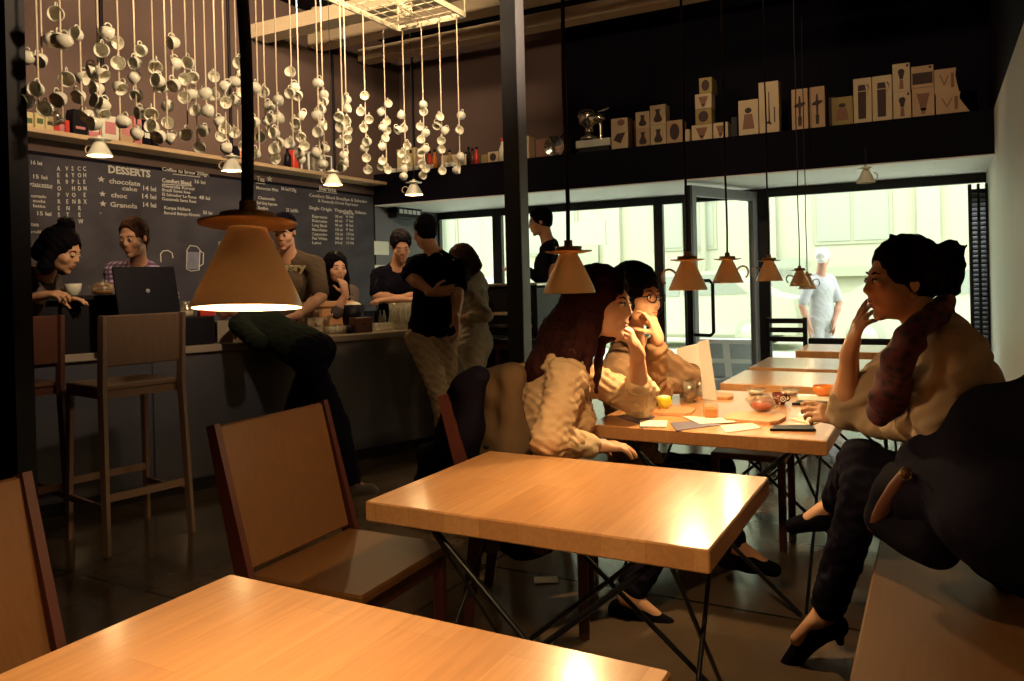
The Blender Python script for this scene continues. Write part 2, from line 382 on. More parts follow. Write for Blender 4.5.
# ------------------------------------------------------------------ shop front
def xw(px, y=YD): return Y(px, 250, y).x
def post(name, a, b, m='black_metal', parent=None, z0=0, z1=ZS, dy=.07): return MB().b2(a, b, YD-dy/2, YD+dy/2, z0, z1, .004).build(name, m, parent)
HB = 2.10
def window(n, a, b, sill=.0):
    """one glazed bay: a = left outer edge, b = right outer edge"""
    t = .045; o = MB()
    for x0, x1, z0, z1 in ((a, b, HB-.02, ZS), (a, b, sill, sill+.09)): o.b2(x0, x1, YD-.035, YD+.035, z0, z1, .004)
    w = structure(o.build('window_%d' % n, 'black_metal'))
    MB().b2(a, b, YD-.004, YD+.004, sill+.09, HB-.02).build('pane', 'glass', w); return w
bays = [(441, 494), (503, 655), (664, 685), (770, 987)]
for i, (a, b) in enumerate(bays): window(i+1, xw(a), xw(b))
wj = [(434, 441.5, 1), (494, 503, 2), (655, 664, 3), (684, 690, 4), (758, 770, 5), (986.5, 999, 6)]
for a, b, k in wj: structure(post('trim_%d' % (5+k), xw(a), min(xw(b), XR)))
structure(MB().b2(xw(690), xw(758), YD-.035, YD+.035, HB-.02, ZS).build('trim_12', 'black_metal'))
# the open glazed door leaf, swung inwards
hx = xw(757); H0 = Vector((hx, YD-.06, 0)); FE = Vector((Y(689, 250, 7.52).x, 7.52, 0))
dl = (FE-H0); dw = dl.length; dR = Matrix.Rotation(math.atan2(dl.y, dl.x), 3, 'Z')
d1 = empty('door_1', H0); structure(d1); zt = 2.14
def dbox(x0, x1, z0, z1, name, m, th=.03, y=0):
    return MB().box(dR@Vector(((x0+x1)/2, y, (z0+z1)/2)), ((x1-x0)/2, th, (z1-z0)/2), dR, .004).build(name, m, d1)
dbox(0, .09, .02, zt, 'hinge_stile', 'frame_grey'); dbox(dw-.10, dw-.03, .02, zt, 'free_stile', 'frame_grey')
dbox(dw-.03, dw+.01, .02, zt, 'black_edge', 'black_metal', .034); dbox(.09, dw-.1, zt-.10, zt, 'top_rail', 'frame_grey'); dbox(.09, dw-.1, .02, .22, 'bottom_rail', 'frame_grey')
dbox(.09, dw-.1, .22, zt-.1, 'pane', 'glass', .004)
hz0, hz1 = P(690, 335, depth(FE+Vector((0, 0, 1)))).z, P(690, 281, depth(FE+Vector((0, 0, 1)))).z
n_ = dR@Vector((0, 1, 0)); n_ = n_ if n_.x > 0 else -n_
pp = [dR@Vector((dw-.03, 0, z_)) for z_ in (hz0, hz1)]
MB().tube([pp[0]-n_*.03, pp[0]+n_*.20, pp[0]+n_*.235+Vector((0, 0, .03)), pp[1]+n_*.235-Vector((0, 0, .03)), pp[1]+n_*.20, pp[1]-n_*.03], .017, 10).build('handle', 'black_metal', d1)
# ------------------------------------------------------------------ the street
structure(MB().b2(-30, 16, YD+.05, 30, -.25, -.12).build('floor_street', 'road'))
structure(MB().b2(-30, 16, 17.2, 20, -.12, 0).build('floor_kerb', 'facade_trim'))
fb = empty('street_building', (0, 20, 0)); tag(fb, 'pale overexposed building across the street seen through the shop windows', 'building')
o = MB(); o.b2(-32, 18, 0, 1, 0, 12); o.build('wall', 'facade', fb)
for a in (-31, -25.5, -20, -15.5, -11.6, -7.9, -3.9, -.4, 3.6, 8):
    o = MB(); o.b2(a, a+.45, -.16, 0, 0, 9); o.build('pilaster', 'facade', fb)
for z_ in (4.6, 1.15): o = MB(); o.b2(-32, 18, -.22, 0, z_, z_+.22); o.build('ledge', 'facade_trim', fb)
for i, a in enumerate((-29.4, -24, -18.6, -14.3, -10.4, -6.6, -2.6, 1.0)):
    o = MB(); o.b2(a, a+1.7, -.04, .02, 1.9, 3.9); w_ = o.build('window', 'facade_trim', fb)
    for k in range(2): MB().b2(a+.08+k*.81, a+.81+k*.81, -.06, -.03, 1.98, 3.82).build('pane', 'facade_glass', w_)
for a in (-13.1, -5.2): MB().tube([(a, -.2, 0), (a, -.2, 8)], .07, 10).build('drainpipe', 'facade_trim', fb)
MB().b2(-9.35, -8.1, -.08, .01, .0, 2.2).build('street_door', 'facade_trim', fb)
def car(x, y, lab, flip=1):
    c = empty('car', (x, y, -.12)); tag(c, lab, 'car')
    body = [(-2.1, .35), (-2.05, .75), (-1.5, .92), (-.95, .98), (-.3, 1.42), (.9, 1.46), (1.6, 1.02), (2.05, .92), (2.15, .5), (2.1, .3), (-2.0, .28)]
    body = [(u*flip, v) for u, v in body]
    MB().prism(body, 1.6, ax=(1, 0, 0), ay=(0, 0, 1)).build('body', 'car', c)
    for u in ((-.72, .98, -.22, 1.36), (.0, 1.0, .75, 1.38)):
        g = [(u[0]*flip, u[1]), (u[2]*flip if u[0] < -.5 else u[0]*flip, u[3]), ((u[2]-.05)*flip+0, u[3])]
    MB().prism([(p*flip, q) for p, q in ((-.82, 1.0), (-.28, 1.36), (.05, 1.37), (.05, 1.0))], 1.64).build('side_window', 'car_glass', c)
    MB().prism([(p*flip, q) for p, q in ((.12, 1.0), (.12, 1.38), (.85, 1.39), (1.3, 1.04))], 1.64).build('side_window', 'car_glass', c)
    for wx in (-1.35, 1.35):
        Rw = Matrix.Rotation(PI/2, 3, 'X')
        w_ = MB().lathe([(0, -.11), (.26, -.11), (.32, -.07), (.32, .07), (.26, .11), (0, .11)], (wx*flip, -.72, .32), 24, Rw).build('wheel', 'rubber', c)
        MB().lathe([(0, .115), (.19, .112), (.19, .10)], (wx*flip, -.72, .32), 18, Rw).build('hubcap', 'car', w_)
        MB().lathe([(0, -.11), (.26, -.11), (.32, -.07), (.32, .07), (.26, .11), (0, .11)], (wx*flip, .72, .32), 24, Rw).build('wheel', 'rubber', c)
car(-4.3, 15.2, 'pale parked car outside beyond the open glazed door')
car(.3, 14.6, 'pale parked car outside behind the ponytailed woman', -1)
car(-9.6, 15.6, 'pale parked car outside behind the black column')
# poster on the building and the A-board by the door
p = Y(783, 300, 19.9); tag(MB().b2(p.x-.55, p.x+.55, 19.78, 19.84, p.z-1.0, p.z+1.0).build('street_poster', 'facade_glass'), 'grey framed poster on the building outside left of the walking person', 'poster')
p = Y(587, 235, 17); tag(MB().b2(p.x-.5, p.x+.5, 16.9, 16.96, p.z-.25, p.z+.3).build('street_sign_plate', 'facade_glass'), 'grey plate on the building outside right of the column', 'sign')
# folding shutter at the right end of the window
sh = empty('folding_shutter', (0, 0, 0)); tag(sh, 'black folding shutter stacked upright at the right end of the window', 'shutter')
sx0, sx1 = xw(969, 8.55), xw(990, 8.55)
za, zb = Y(980, 347, 8.55).z, Y(980, 184, 8.55).z
for a, b in ((sx0, sx0+.03), ((sx0+sx1)/2-.012, (sx0+sx1)/2+.012), (sx1-.03, sx1)): MB().b2(a, b, 8.50, 8.60, 0, zb, .003).build('rail', 'black_metal', sh)
for k in range(44):
    z_ = .1+k*(zb-.12)/44
    for a, b in ((sx0+.03, (sx0+sx1)/2-.012), ((sx0+sx1)/2+.012, sx1-.03)):
        MB().box(((a+b)/2, 8.55, z_), ((b-a)/2, .042, .0055), Matrix.Rotation(math.radians(28), 3, 'X')).build('slat', 'black_metal', sh)
# things in the entry recess at the left
p = X(405, 206, XL+.08)
vb = empty('vent_box', p); tag(vb, 'black box with a pale grille high in the entry corner', 'vent')
MB().box((0, 0, 0), (.07, .26, .16), None, .01).build('housing', 'black', vb)
for i in range(3):
    for k in range(5): MB().box((.072, -.18+k*.09, -.08+i*.08), (.004, .033, .025)).build('louvre', 'soffit', vb)
for (a, b, lab) in (((374, 241), (389, 255), 'white notice on the entry wall behind the bartender, the upper one'), ((375, 265), (388, 300), 'tall white notice on the entry wall below the smaller one')):
    p = X(a[0], a[1], XL+.02); q = X(b[0], b[1], XL+.02)
    tag(MB().b2(XL+.012, XL+.022, p.y, q.y, q.z, p.z).build('wall_notice', 'white_panel'), lab, 'notice')
# ------------------------------------------------------------------ shelf on the left wall and chalkboard
zsh = 2.43
s0, s1 = 1.2, X(387, 180, XL+.23).y
sf = tag(MB().b2(XL+.004, XL+.23, s0, s1, zsh-.035, zsh, .004).build('wall_shelf', 'shelf'), 'long pale wooden shelf above the chalkboard', 'shelf')
cbz = X(200, 170, XL+.02).z
cb = tag(MB().b2(XL+.006, XL+.02, 1.2, X(373, 200, XL+.02).y, .95, 2.27).build('chalkboard', 'chalkboard'), 'long dark chalkboard menu wall behind the counter', 'chalkboard')
TR = Matrix(((0, 0, 1), (1, 0, 0), (0, 1, 0)))   # text x -> +y, text y -> +z, normal -> +x
def write(s, px, py, cap, bold=0, xs=1.0, name='lettering', px2=None):
    p = X(px, py, XL+.0215); d = depth(p); size = cap*d/F/.70
    cu = bpy.data.curves.new(name, 'FONT'); cu.body = s; cu.size = size; cu.offset = bold*size; cu.extrude = .0008; cu.space_character = xs
    cu.resolution_u = 2
    o = bpy.data.objects.new(name, cu); COL.objects.link(o); me = bpy.data.meshes.new_from_object(o); bpy.data.objects.remove(o); bpy.data.curves.remove(cu)
    co = np.empty(len(me.vertices)*3, np.float32); me.vertices.foreach_get('co', co); co = co.reshape(-1, 3)
    wd = float(np.ptp(co[:, 0])) or .1; k = .78 if px2 is None else (X(px2, py, XL+.0215).y-p.y)/wd
    mb = BL.setdefault((block, bid[0]), MB()); mb.add([(p.x+float(c[2]), p.y+float(c[0])*k, p.z+float(c[1])) for c in co], [tuple(f.vertices) for f in me.polygons]); bpy.data.meshes.remove(me)
BL = {}
bid = [0]
block = 'price_lettering'
def widthed(s, px, py, px2, cap, bold=.01, name='lettering'):
    """a written line that starts at px and ends at px2 on the board"""
    bid[0] += 1; return write(s, px, py, cap, bold, 1.0, name, px2)
for s, a, y, b, c in (('16 lei', 30, 164, 41, 4), ('15 lei', 32, 178, 46, 4), ('ristretto', 30, 185, 52, 3), ('cortado', 31, 197, 46, 3), ('mocha', 33, 202, 45, 3), ('latte', 33, 207, 45, 3), ('15 lei', 36, 215, 50, 4), ('tea', 31, 226, 39, 4), ('milk', 31, 233, 43, 3)):
    widthed(s, a, y, b, c)
block = 'brewing_methods_lettering'
for word, x0 in (('AEROPRESS', 57), ('V60 VENTI', 65.5), ('SYPHON', 71.5), ('COLD BREW', 77.5), ('CHEMEX', 83)):
    bid[0] += 1
    for i, ch in enumerate(word):
        if ch != ' ': write(ch, x0+i*.12, 170.5+i*6.6, 4.3, .012)
block = 'desserts_lettering'
widthed('DESSERTS', 108, 172.5, 150, 7.2, .035, 'heading_lettering')
for s, a, y, b, c in (('chocolate', 109, 183, 140, 5), ('cake', 122, 190, 137, 4.2), ('14 lei', 142, 190, 155, 4.6), ('choc', 111, 197, 127, 4.6), ('14 lei', 141, 198, 155, 4.6), ('Granola', 110, 206.5, 137, 4.8), ('14 lei', 142, 206.5, 155, 4.6)):
    widthed(s, a, y, b, c, .015)
def star(px, py, r):
    p = X(px, py, XL+.022); rr = r*depth(p)/F
    pts = [((rr if k % 2 == 0 else rr*.42)*math.sin(k*PI/5)*1.25, (rr if k % 2 == 0 else rr*.42)*math.cos(k*PI/5)) for k in range(10)]
    MB().prism(pts, .002, p, (0, 1, 0), (0, 0, 1)).build('chalk_star', 'chalk', cb)
for s_ in ((101.3, 179.3, 3.2), (102.5, 194, 3), (103, 203.7, 3.2), (269.5, 179, 3.4)): star(*s_)
block = 'coffee_and_tea_lettering'
for s, a, y, b, c, bo in (('Coffee to brew 250gr.', 162, 170.5, 209, 3.6, .02), ('Comfort Blend', 162, 182, 191, 4, .03), ('36 lei', 194, 183, 205, 3.6, .01), ('Rwanda Kirezi', 162, 187, 194, 3.2, .01), ('Brazil Santa Ines', 162, 191, 190, 3, .01), ('El Salvador La Roca', 162, 195.5, 196, 3, .01), ('Guatemala Santa Rosa', 162, 200, 196, 3, .01), ('48 lei', 199, 199, 210, 3.6, .01), ('Kenya Ndiara', 164, 209, 190, 3.2, .01), ('Burundi Bukeye Kirundo', 164, 214, 200, 3, .01), ('55 lei', 203, 214, 212, 3.4, .01),
    ('Tea', 257, 181, 264.5, 5, .02), ('Jasmine', 242, 185, 254, 3, 0), ('Moroccan Mint', 256, 189, 278, 3.2, .01), ('36 lei/120g', 281, 190, 296, 3.2, .01), ('Chamomile', 258, 199, 275, 3, .01), ('Earl Grey Supreme', 257, 204, 277, 3, .01), ('Rooibos', 258, 209, 268, 3, .01), ('Oolong Berry', 258, 214, 276, 3, .01), ('21 lei/6h', 286, 211.5, 298, 3.6, .01),
    ('Barista', 319, 190, 336, 4.4, .03), ('Comfort Blend Brazilian & Salvador', 309, 196.5, 367, 3.2, .015), ('& Rwanda Kirezi Espresso', 318, 202, 358, 3, .01), ('Single Origin  Yirgacheffe  Sidamo', 309, 209, 366, 3.2, .015), ('Espresso bar', 343, 214, 354, 2.6, .01)):
    widthed(s, a, y, b, c, bo)
block = 'drink_list_lettering'
for i, s in enumerate(('Espresso', 'Ristretto', 'Long Black', 'Macchiato', 'Cappuccino', 'Flat White', 'Latte')):
    y = 217.5+i*4.4; widthed(s, 312, y, 312+(9 if len(s) < 7 else 15), 2.9, .012); widthed('%d ml' % (30+30*i), 335, y, 342, 2.7, .01); widthed('%d lei' % (6+i), 346, y, 353, 2.7, .01)
for (bn_, _i), mb_ in BL.items(): mb_.build(bn_, 'chalk', cb)
def chalk_line(a, b, r=.004): MB().tube([X(a[0], a[1], XL+.022), X(b[0], b[1], XL+.022)], r, 5).build('underline', 'chalk', cb)
for a, b in (((162, 184), (192, 186)), ((32, 186), (52, 188)), ((256, 183), (265, 184)), ((317, 191), (337, 193.5)), ((173, 174), (200, 177)), ((100, 213), (101, 213.2))): chalk_line(a, b)
# chalk drawings: frothing jug, small frame
def sketch(pts, r=.005, name='chalk_drawing'): MB().tube([X(a, b, XL+.022) for a, b in pts], r, 6).build(name, 'chalk', cb)
sketch([(187, 250), (186.5, 269), (191, 271), (199, 270), (200, 250), (197, 246.5), (190, 245.5), (187, 250)]); sketch([(200, 251), (203.5, 253), (203, 264), (200, 266)])
MB().prism([(0, 0), (.0, .15), (.13, .15), (.13, 0)], .001, X(187.5, 269, XL+.0215), (0, 1, 0), (0, 0, 1)).build('chalk_fill', M['cards'], cb)
sketch([(161, 262), (160.5, 254), (163, 251), (168, 250.5), (172, 253), (173, 258)])
sketch([(219, 242), (219, 255), (226, 255), (226, 242), (219, 242)], .004)
# ------------------------------------------------------------------ bench along the right wall
bn = empty('bench', (0, 0, 0)); tag(bn, 'long brown wooden bench along the pale right wall', 'bench')
MB().b2(-.185, XR-.002, YN+.3, 7.12, .365, .405, .006).build('seat', 'bench', bn)
MB().b2(-.10, XR-.02, YN+.35, 7.08, 0, .365).build('base', 'black', bn)
# ------------------------------------------------------------------ counter
CP = Vector((-3.366, 5.13, 0)); CA = -math.atan(.398)
CRt = Matrix.Rotation(CA, 3, 'Z')
def cw(x, y, z): return CP+CRt@Vector((x, y, z))        # counter frame: +x towards the customers, -y towards the camera
def con(px, e, z):
    """the point of the counter frame seen at column px, e behind its front, at height z"""
    r = ray(px, 330); n = CRt@Vector((1, 0, 0)); q = cw(-e, 0, 0); t = (q-EYE).dot(n)/r.dot(n); w = EYE+r*t; return Vector((w.x, w.y, z))
CT = .915
ct = empty('bar_counter', CP, CA); tag(ct, 'long dark service counter with a grey slab top and white end', 'counter')
MB().b2(-.52, .04, -3.25, .36, CT-.045, CT, .005).build('slab_top', 'counter_top', ct)
MB().b2(-.48, 0, -3.25, 0, .09, CT-.045).build('body', 'counter_front', ct)
for k in range(3): MB().b2(0, .012, -1.08-k*1.08+.006, -k*1.08-.006, .10, CT-.05, .003).build('front_panel', 'counter_front', ct)
MB().b2(-.46, -.05, -3.25, .30, 0, .09).build('kick_board', 'black', ct)
MB().b2(-.48, .012, .0, .34, .0, CT-.045, .004).build('white_end_panel', 'white_panel', ct)
def clocal(px, e=0): v = CRt.transposed()@(con(px, e, 0)-CP); return v
b0, b1 = -3.22, clocal(128).y
hb = empty('raised_bar', CP, CA); tag(hb, 'raised black bar block at the near end of the counter', 'bar')
zb_ = con(80, 0, 1).z; dB = depth(con(80, 0, 1.2)); ZB = CH-(297-291.5)/F*dB
MB().b2(-.40, .05, b0, b1, ZB-.03, ZB, .004).build('bar_top', 'black', hb)
MB().b2(-.36, .0, b0, b1-.02, CT, ZB-.03).build('bar_front', 'black', hb)
r1 = clocal(216).y; ZR = 1.09
rs_ = empty('counter_riser', CP, CA); tag(rs_, 'low black riser box standing on the counter behind the bar stool', 'riser')
MB().b2(-.36, -.02, b1+.01, r1, CT+.002, ZR, .005).build('riser_body', 'navy', rs_)
# ------------------------------------------------------------------ tables
def table(x0, x1, y0, y1, lab, z=.675):
    cx, cy = (x0+x1)/2, (y0+y1)/2; hx_, hy_ = (x1-x0)/2, (y1-y0)/2
    t = empty('cafe_table', (cx, cy, 0)); tag(t, lab, 'table', 'square-edged wooden café tables in the bench row'.replace('é', 'e'))
    MB().box((0, 0, z-.0275), (hx_, hy_, .0275), None, .004).build('tabletop', 'table', t)
    zz = z-.055; ix, iy = hx_-.13, hy_-.10
    for sy in (-1, 1):
        MB().box((0, sy*iy, zz-.008), (ix, .018, .008)).build('top_rail', 'black_metal', t)
        for sx in (-1, 1):
            MB().tube([(sx*ix, sy*iy, zz-.004), (-sx*(ix+.02), sy*(iy+.03)+.012*sx, .012)], .0085, 8).build('leg', 'black_metal', t)
    for sx in (-1, 1):
        MB().tube([(sx*ix, -iy, zz-.004), (sx*(ix+.02), iy+.02, .015)], .0065, 8).build('brace', 'black_metal', t)
        MB().tube([(sx*ix, iy, zz-.004), (sx*(ix+.035), -iy-.02, .015)], .0065, 8).build('brace', 'black_metal', t)
    return t
table(-1.318, -.370, .485, 1.165, 'nearest wooden table, cut off by the bottom edge of the photo')
table(-1.405, -.452, 1.712, 2.398, 'empty lamp-lit wooden table, second from the camera')
table(-1.285, -.36, 2.985, 4.10, 'wooden table crowded with cups where the three women sit')
table(-1.073, -.15, 4.36, 5.00, 'bare wooden table right behind the orange bowl')
table(-1.08, -.15, 5.16, 5.82, 'bare wooden table with a white sheen, before the farthest one')
table(-.975, -.12, 6.32, 6.95, 'farthest wooden table with a dark edge, by the window')
# ------------------------------------------------------------------ chairs
def chair(lab, grp='oak cafe chairs'):
    """faces +x; origin on the floor below the seat centre"""
    t = empty('dining_chair'); tag(t, lab, 'chair', grp)
    MB().box((0, 0, .425), (.205, .235, .014), None, .006).build('seat', 'chair', t)
    a = math.radians(14); R = Matrix.Rotation(-a, 3, 'Y')
    def bk(z): return -.205-(z-.43)*math.tan(a)
    MB().box((bk(.655), 0, .655), (.011, .232, .215), R, .006).build('backrest', 'chair', t)
    for s in (-1, 1):
        y = s*.243
        MB().add([(bk(.87)-.018, y-.011, .865), (bk(.87)+.016, y-.011, .873), (bk(.87)+.016, y+.011, .873), (bk(.87)-.018, y+.011, .865),
                  (-.225, y-.011, .40), (-.165, y-.011, .40), (-.165, y+.011, .40), (-.225, y+.011, .40),
                  (-.275, y-.011, 0), (-.238, y-.011, 0), (-.238, y+.011, 0), (-.275, y+.011, 0)],
                 [(3, 2, 1, 0)]+[f for k in (0, 4) for f in ((k, k+1, k+5, k+4), (k+1, k+2, k+6, k+5), (k+2, k+3, k+7, k+6), (k+3, k, k+4, k+7))]+[(8, 9, 10, 11)]).build('rear_leg', 'chair_side', t)
        MB().box((.17, s*.215, .205), (.018, .016, .205), None, .004).build('front_leg', 'chair_side', t)
        MB().box((-.02, s*.215, .385), (.18, .011, .025)).build('side_rail', 'chair_side', t)
    MB().box((.17, 0, .385), (.010, .20, .025)).build('front_rail', 'chair_side', t)
    return t
def place(o, x, y, rz=0): o.location = (x, y, 0); o.rotation_euler = (0, 0, rz); return o
ch = place(chair('oak chair with an angled back between the two nearest tables and the bar stool'), -1.585, 1.875, math.radians(2))
c2 = copy_tree(ch); c2['label'] = 'oak chair cut off by the left edge at the nearest table'; place(c2, -1.50, .80, math.radians(2))
c3 = copy_tree(ch); c3['label'] = 'oak chair under the long-haired woman with a jacket on its back'; place(c3, -1.36, 2.70, math.radians(20))
c4 = copy_tree(ch); c4['label'] = 'oak chair under the woman in glasses, mostly hidden'; place(c4, -1.50, 3.42, math.radians(-6))
c5 = empty('low_stool', (-.80, 3.88, 0)); tag(c5, 'low dark-legged wooden stool behind the crowded table, its legs seen under the tabletop', 'stool')
MB().box((0, 0, .42), (.17, .15, .015), None, .006).build('seat', 'chair', c5)
for sx in (-1, 1):
    for sy in (-1, 1): MB().box((sx*.15, sy*.13, .2), (.016, .016, .205), None, .003).build('leg', 'chair_side', c5)
# slatted black chair and black sofa back by the window
wc = empty('slatted_chair', (0, 0, 0)); tag(wc, 'black slatted chair back by the window left of the farthest table', 'chair')
p = P(768, 334, 7.0); q = P(805, 331, 6.85); ax = (q-p); L = ax.length; axn = Vector((ax.x, ax.y, 0)).normalized(); wc.location = (p.x, p.y, 0); wc.rotation_euler = (0, 0, math.atan2(axn.y, axn.x))
for z_ in (.85, .77, .69): MB().box((L/2, 0, z_), (L/2, .012, .022), None, .004).build('slat', 'black', wc)
for x_ in (0, L): MB().box((x_, 0, .44), (.018, .018, .44), None, .003).build('leg', 'black', wc)
for x_ in (0, L): MB().box((x_, -.38, .21), (.018, .018, .21), None, .003).build('leg', 'black', wc)
MB().box((L/2, -.19, .43), (L/2+.01, .20, .015), None, .005).build('seat', 'black', wc)
wb = empty('low_black_bench', (0, 0, 0)); tag(wb, 'low black bench back below the big window', 'bench')
p = Y(808, 340, 7.6); q = Y(962, 340, 7.6)
MB().b2(p.x, min(q.x, .3), 7.6, 7.66, .42, P(850, 337, 7.2).z, .01).build('backrest', 'black', wb)
MB().b2(p.x, min(q.x, .3), 7.18, 7.6, .38, .42, .01).build('seat', 'black', wb)
for x_ in (p.x+.05, min(q.x, .3)-.05):
    for y_ in (7.22, 7.62): MB().b2(x_-.02, x_+.02, y_-.02, y_+.02, 0, .38).build('leg', 'black', wb)
# ------------------------------------------------------------------ bar stools
def stool(lab):
    """faces -x (the counter); origin on the floor"""
    t = empty('bar_stool'); tag(t, lab, 'stool', 'tall timber stools at the raised bar')
    MB().box((-.20, 0, .795), (.19, .205, .012), None, .005).build('seat', 'stool', t)
    MB().box((-.20, 0, .765), (.18, .195, .022)).build('apron', 'stool', t)
    MB().box((.014, 0, 1.025), (.010, .195, .125), Matrix.Rotation(math.radians(3), 3, 'Y'), .006).build('backrest', 'stool', t)
    for s in (-1, 1):
        MB().tube([(.03, s*.20, 1.15), (.005, s*.20, .80), (.045, s*.215, 0)], [.020, .022, .019], 4, True, False).build('rear_leg', 'stool', t)
        MB().tube([(-.37, s*.19, .78), (-.40, s*.205, 0)], [.020, .017], 4, True, False).build('front_leg', 'stool', t)
    MB().box((.02, 0, .27), (.009, .20, .018)).build('rear_stretcher', 'stool', t)
    MB().box((-.385, 0, .30), (.009, .19, .018)).build('foot_rest', 'stool', t)
    for s in (-1, 1): MB().box((-.18, s*.205, .22), (.20, .009, .016)).build('side_stretcher', 'stool', t)
    return t
s1_ = stool('grey-brown bar stool with a solid back standing at the raised black bar')
s1_.location = (-3.52, 2.59, 0); s1_.rotation_euler = (0, 0, math.radians(-10))
s2_ = copy_tree(s1_); s2_['label'] = 'bar stool coloured dark for shade, half hidden behind the partition at the left edge'; s2_.location = (-4.04, 2.27, 0)
for c in children(s2_): c.data = c.data.copy(); c.data.materials[0] = M['leather']  # leather brown on this copy stands in for shade
V3 = lambda *a: Vector(a)
# ------------------------------------------------------------------ pendant lamps made like inverted cups
def lamp_meshes():
    t = empty('pendant_lamp')
    prof = [(.073, 0), (.074, .004), (.067, .022), (.052, .055), (.037, .088), (.027, .108), (.026, .112)]
    inner = [(.024, .108), (.034, .087), (.049, .054), (.064, .022), (.070, .002)]
    MB().lathe(prof, (0, 0, 0), 40).build('lamp_shade', 'lamp', t)
    MB().lathe(inner+[(.073, 0)], (0, 0, 0), 40).build('shade_lining', 'lamp_in', t)
    MB().lathe([(.0, .112), (.040, .112), (.066, .117), (.067, .120), (.040, .119), (0, .119)], (0, 0, 0), 40).build('saucer', 'lamp_saucer', t)
    MB().lathe([(0, .119), (.038, .119), (.038, .132), (.012, .134), (.012, .150), (0, .150)], (0, 0, 0), 24).build('cap', 'lamp_saucer', t)
    MB().ball((0, 0, .050), .020, 16, 10).build('light_bulb', 'bulb', t)
    return t
def lampset(t, loc, ang, lab, grp, top=ZC, handle=True, energy=13, cordr=.0045, wav=0, col=(1, .66, .30)):
    t.location = loc; tag(t, lab, 'lamp', grp)
    if handle:
        pts = []
        for k in range(13):
            a = -.35*PI+k*(1.3*PI/12); pts.append((.062+.030*math.cos(a*.9)+.006, 0, .052+.030*math.sin(a)))
        R = Matrix.Rotation(ang, 3, 'Z'); MB().tube([R@Vector(p) for p in pts], .0045, 8).build('handle', 'lamp', t)
    h = top-loc[2]-.15; n = 26
    MB().tube([(wav*math.sin(k*1.1), 0, .15+h*k/n) for k in range(n+1)], cordr, 8).build('cord', 'cord', t)
    ld = bpy.data.lights.new('lamp_light', 'POINT'); ld.energy = energy; ld.color = col; ld.shadow_soft_size = .02
    lo = bpy.data.objects.new('lamp_light', ld); COL.objects.link(lo); lo.parent = t; lo.location = (0, 0, .022)
L0 = lamp_meshes()
specs = [((-.852, .800), 308, 250, 'large-looking porcelain pendant nearest the camera, in front of the barista in a cap', 0, .009, 28),
         ((-.924, 2.05), 293, 570, 'porcelain pendant above the empty lamp-lit table, beside the auburn hair', 2.6, .006, 20),
         ((-.86, 3.03), 290, 688, 'porcelain pendant with its loop handle on the left, in front of the black door stile', 3.4, .005, 34),
         ((-.915, 3.93), 283, 728, 'porcelain pendant with its loop handle on the right, inside the open door leaf', .3, .005, 20),
         ((-.85, 4.66), 281, 770, 'porcelain pendant just left of the walking person, loop handle on the left', 3.4, .0045, 7),
         ((-.90, 6.12), 286, 800, 'small distant porcelain pendant overlapping the walking person', 3.0, .004, 6),
         ((-.985, 7.10), 289, 808, 'smallest porcelain pendant, farthest in the row near the window', .2, .004, 5)]
for i, ((x_, y_), py, px, lab, an, cr_, en) in enumerate(specs):
    z_ = P(px, py, depth(Vector((x_, y_, 1.2)))).z
    o = L0 if i == 0 else None
    if i: o = empty('pendant_lamp'); [setattr(copy_tree(c, o), 'matrix_local', Matrix.Identity(4)) for c in children(L0) if c.name.split('.')[0] in ('lamp_shade', 'shade_lining', 'saucer', 'cap', 'light_bulb')]
    o_ = o
    if i == 0:
        for c in children(L0): c.matrix_local = Matrix.Translation((0, 0, .12)) @ Matrix.Rotation(math.radians(-5.5), 4, V3(CR.x, CR.y, 0)) @ Matrix.Translation((0, 0, -.12))
    lampset(o_, (x_, y_, z_), an, lab, 'porcelain pendants over the bench tables', ZC, i > 0, en, cr_, .006 if i == 0 else .002)
# smaller cup lamps over the counter
sm = [((100, 156), 4.9, 24, 'white cup-shaped lamp hanging below the shelf at far left', 7), ((232, 171), 5.7, 20, 'white cup-shaped lamp below the shelf left of the black lamp cord', 7),
      ((333, 185), 6.3, 20, 'white cup-shaped lamp below the right half of the shelf', 13), ((414, 195), 6.4, 20, 'white cup-shaped lamp hanging alone under the dark bulkhead corner', 13)]
def white_lamp(names=('lamp_shade', 'shade_lining', 'saucer', 'cap', 'light_bulb')):
    o = empty('cup_lamp')
    for c in children(L0):
        if c.name.split('.')[0] in names:
            k = copy_tree(c, o); k.matrix_local = Matrix.Identity(4)
            if c.name.split('.')[0] in ('lamp_shade', 'saucer', 'cap'): k.data = k.data.copy(); k.data.materials[0] = M['ceramic']
    return o
for (a, b), d, wpx, lab, en in sm:
    o = white_lamp()
    p = P(a, b, d); lampset(o, p, 3.5, lab, 'small cup lamps over the counter', ZC, True, en*1.0, .002)
    o.scale = (1, 1, .85)
o = white_lamp(('lamp_shade', 'saucer', 'cap'))
p = P(866, 183, 6.6); tag(o, 'unlit white cup-shaped lamp under the pale soffit of the big window', 'lamp'); o.location = p
MB().tube([(.06+.03*math.cos(k*.5-1.5), 0, .05+.03*math.sin(k*.5-1.5)) for k in range(7)], .0045, 8).build('handle', 'lamp', o)
MB().tube([(0, 0, .15), (0, 0, max(.16, ZS-p.z if p.y > YB else .3))], .006, 6).build('cord', 'cord', o)
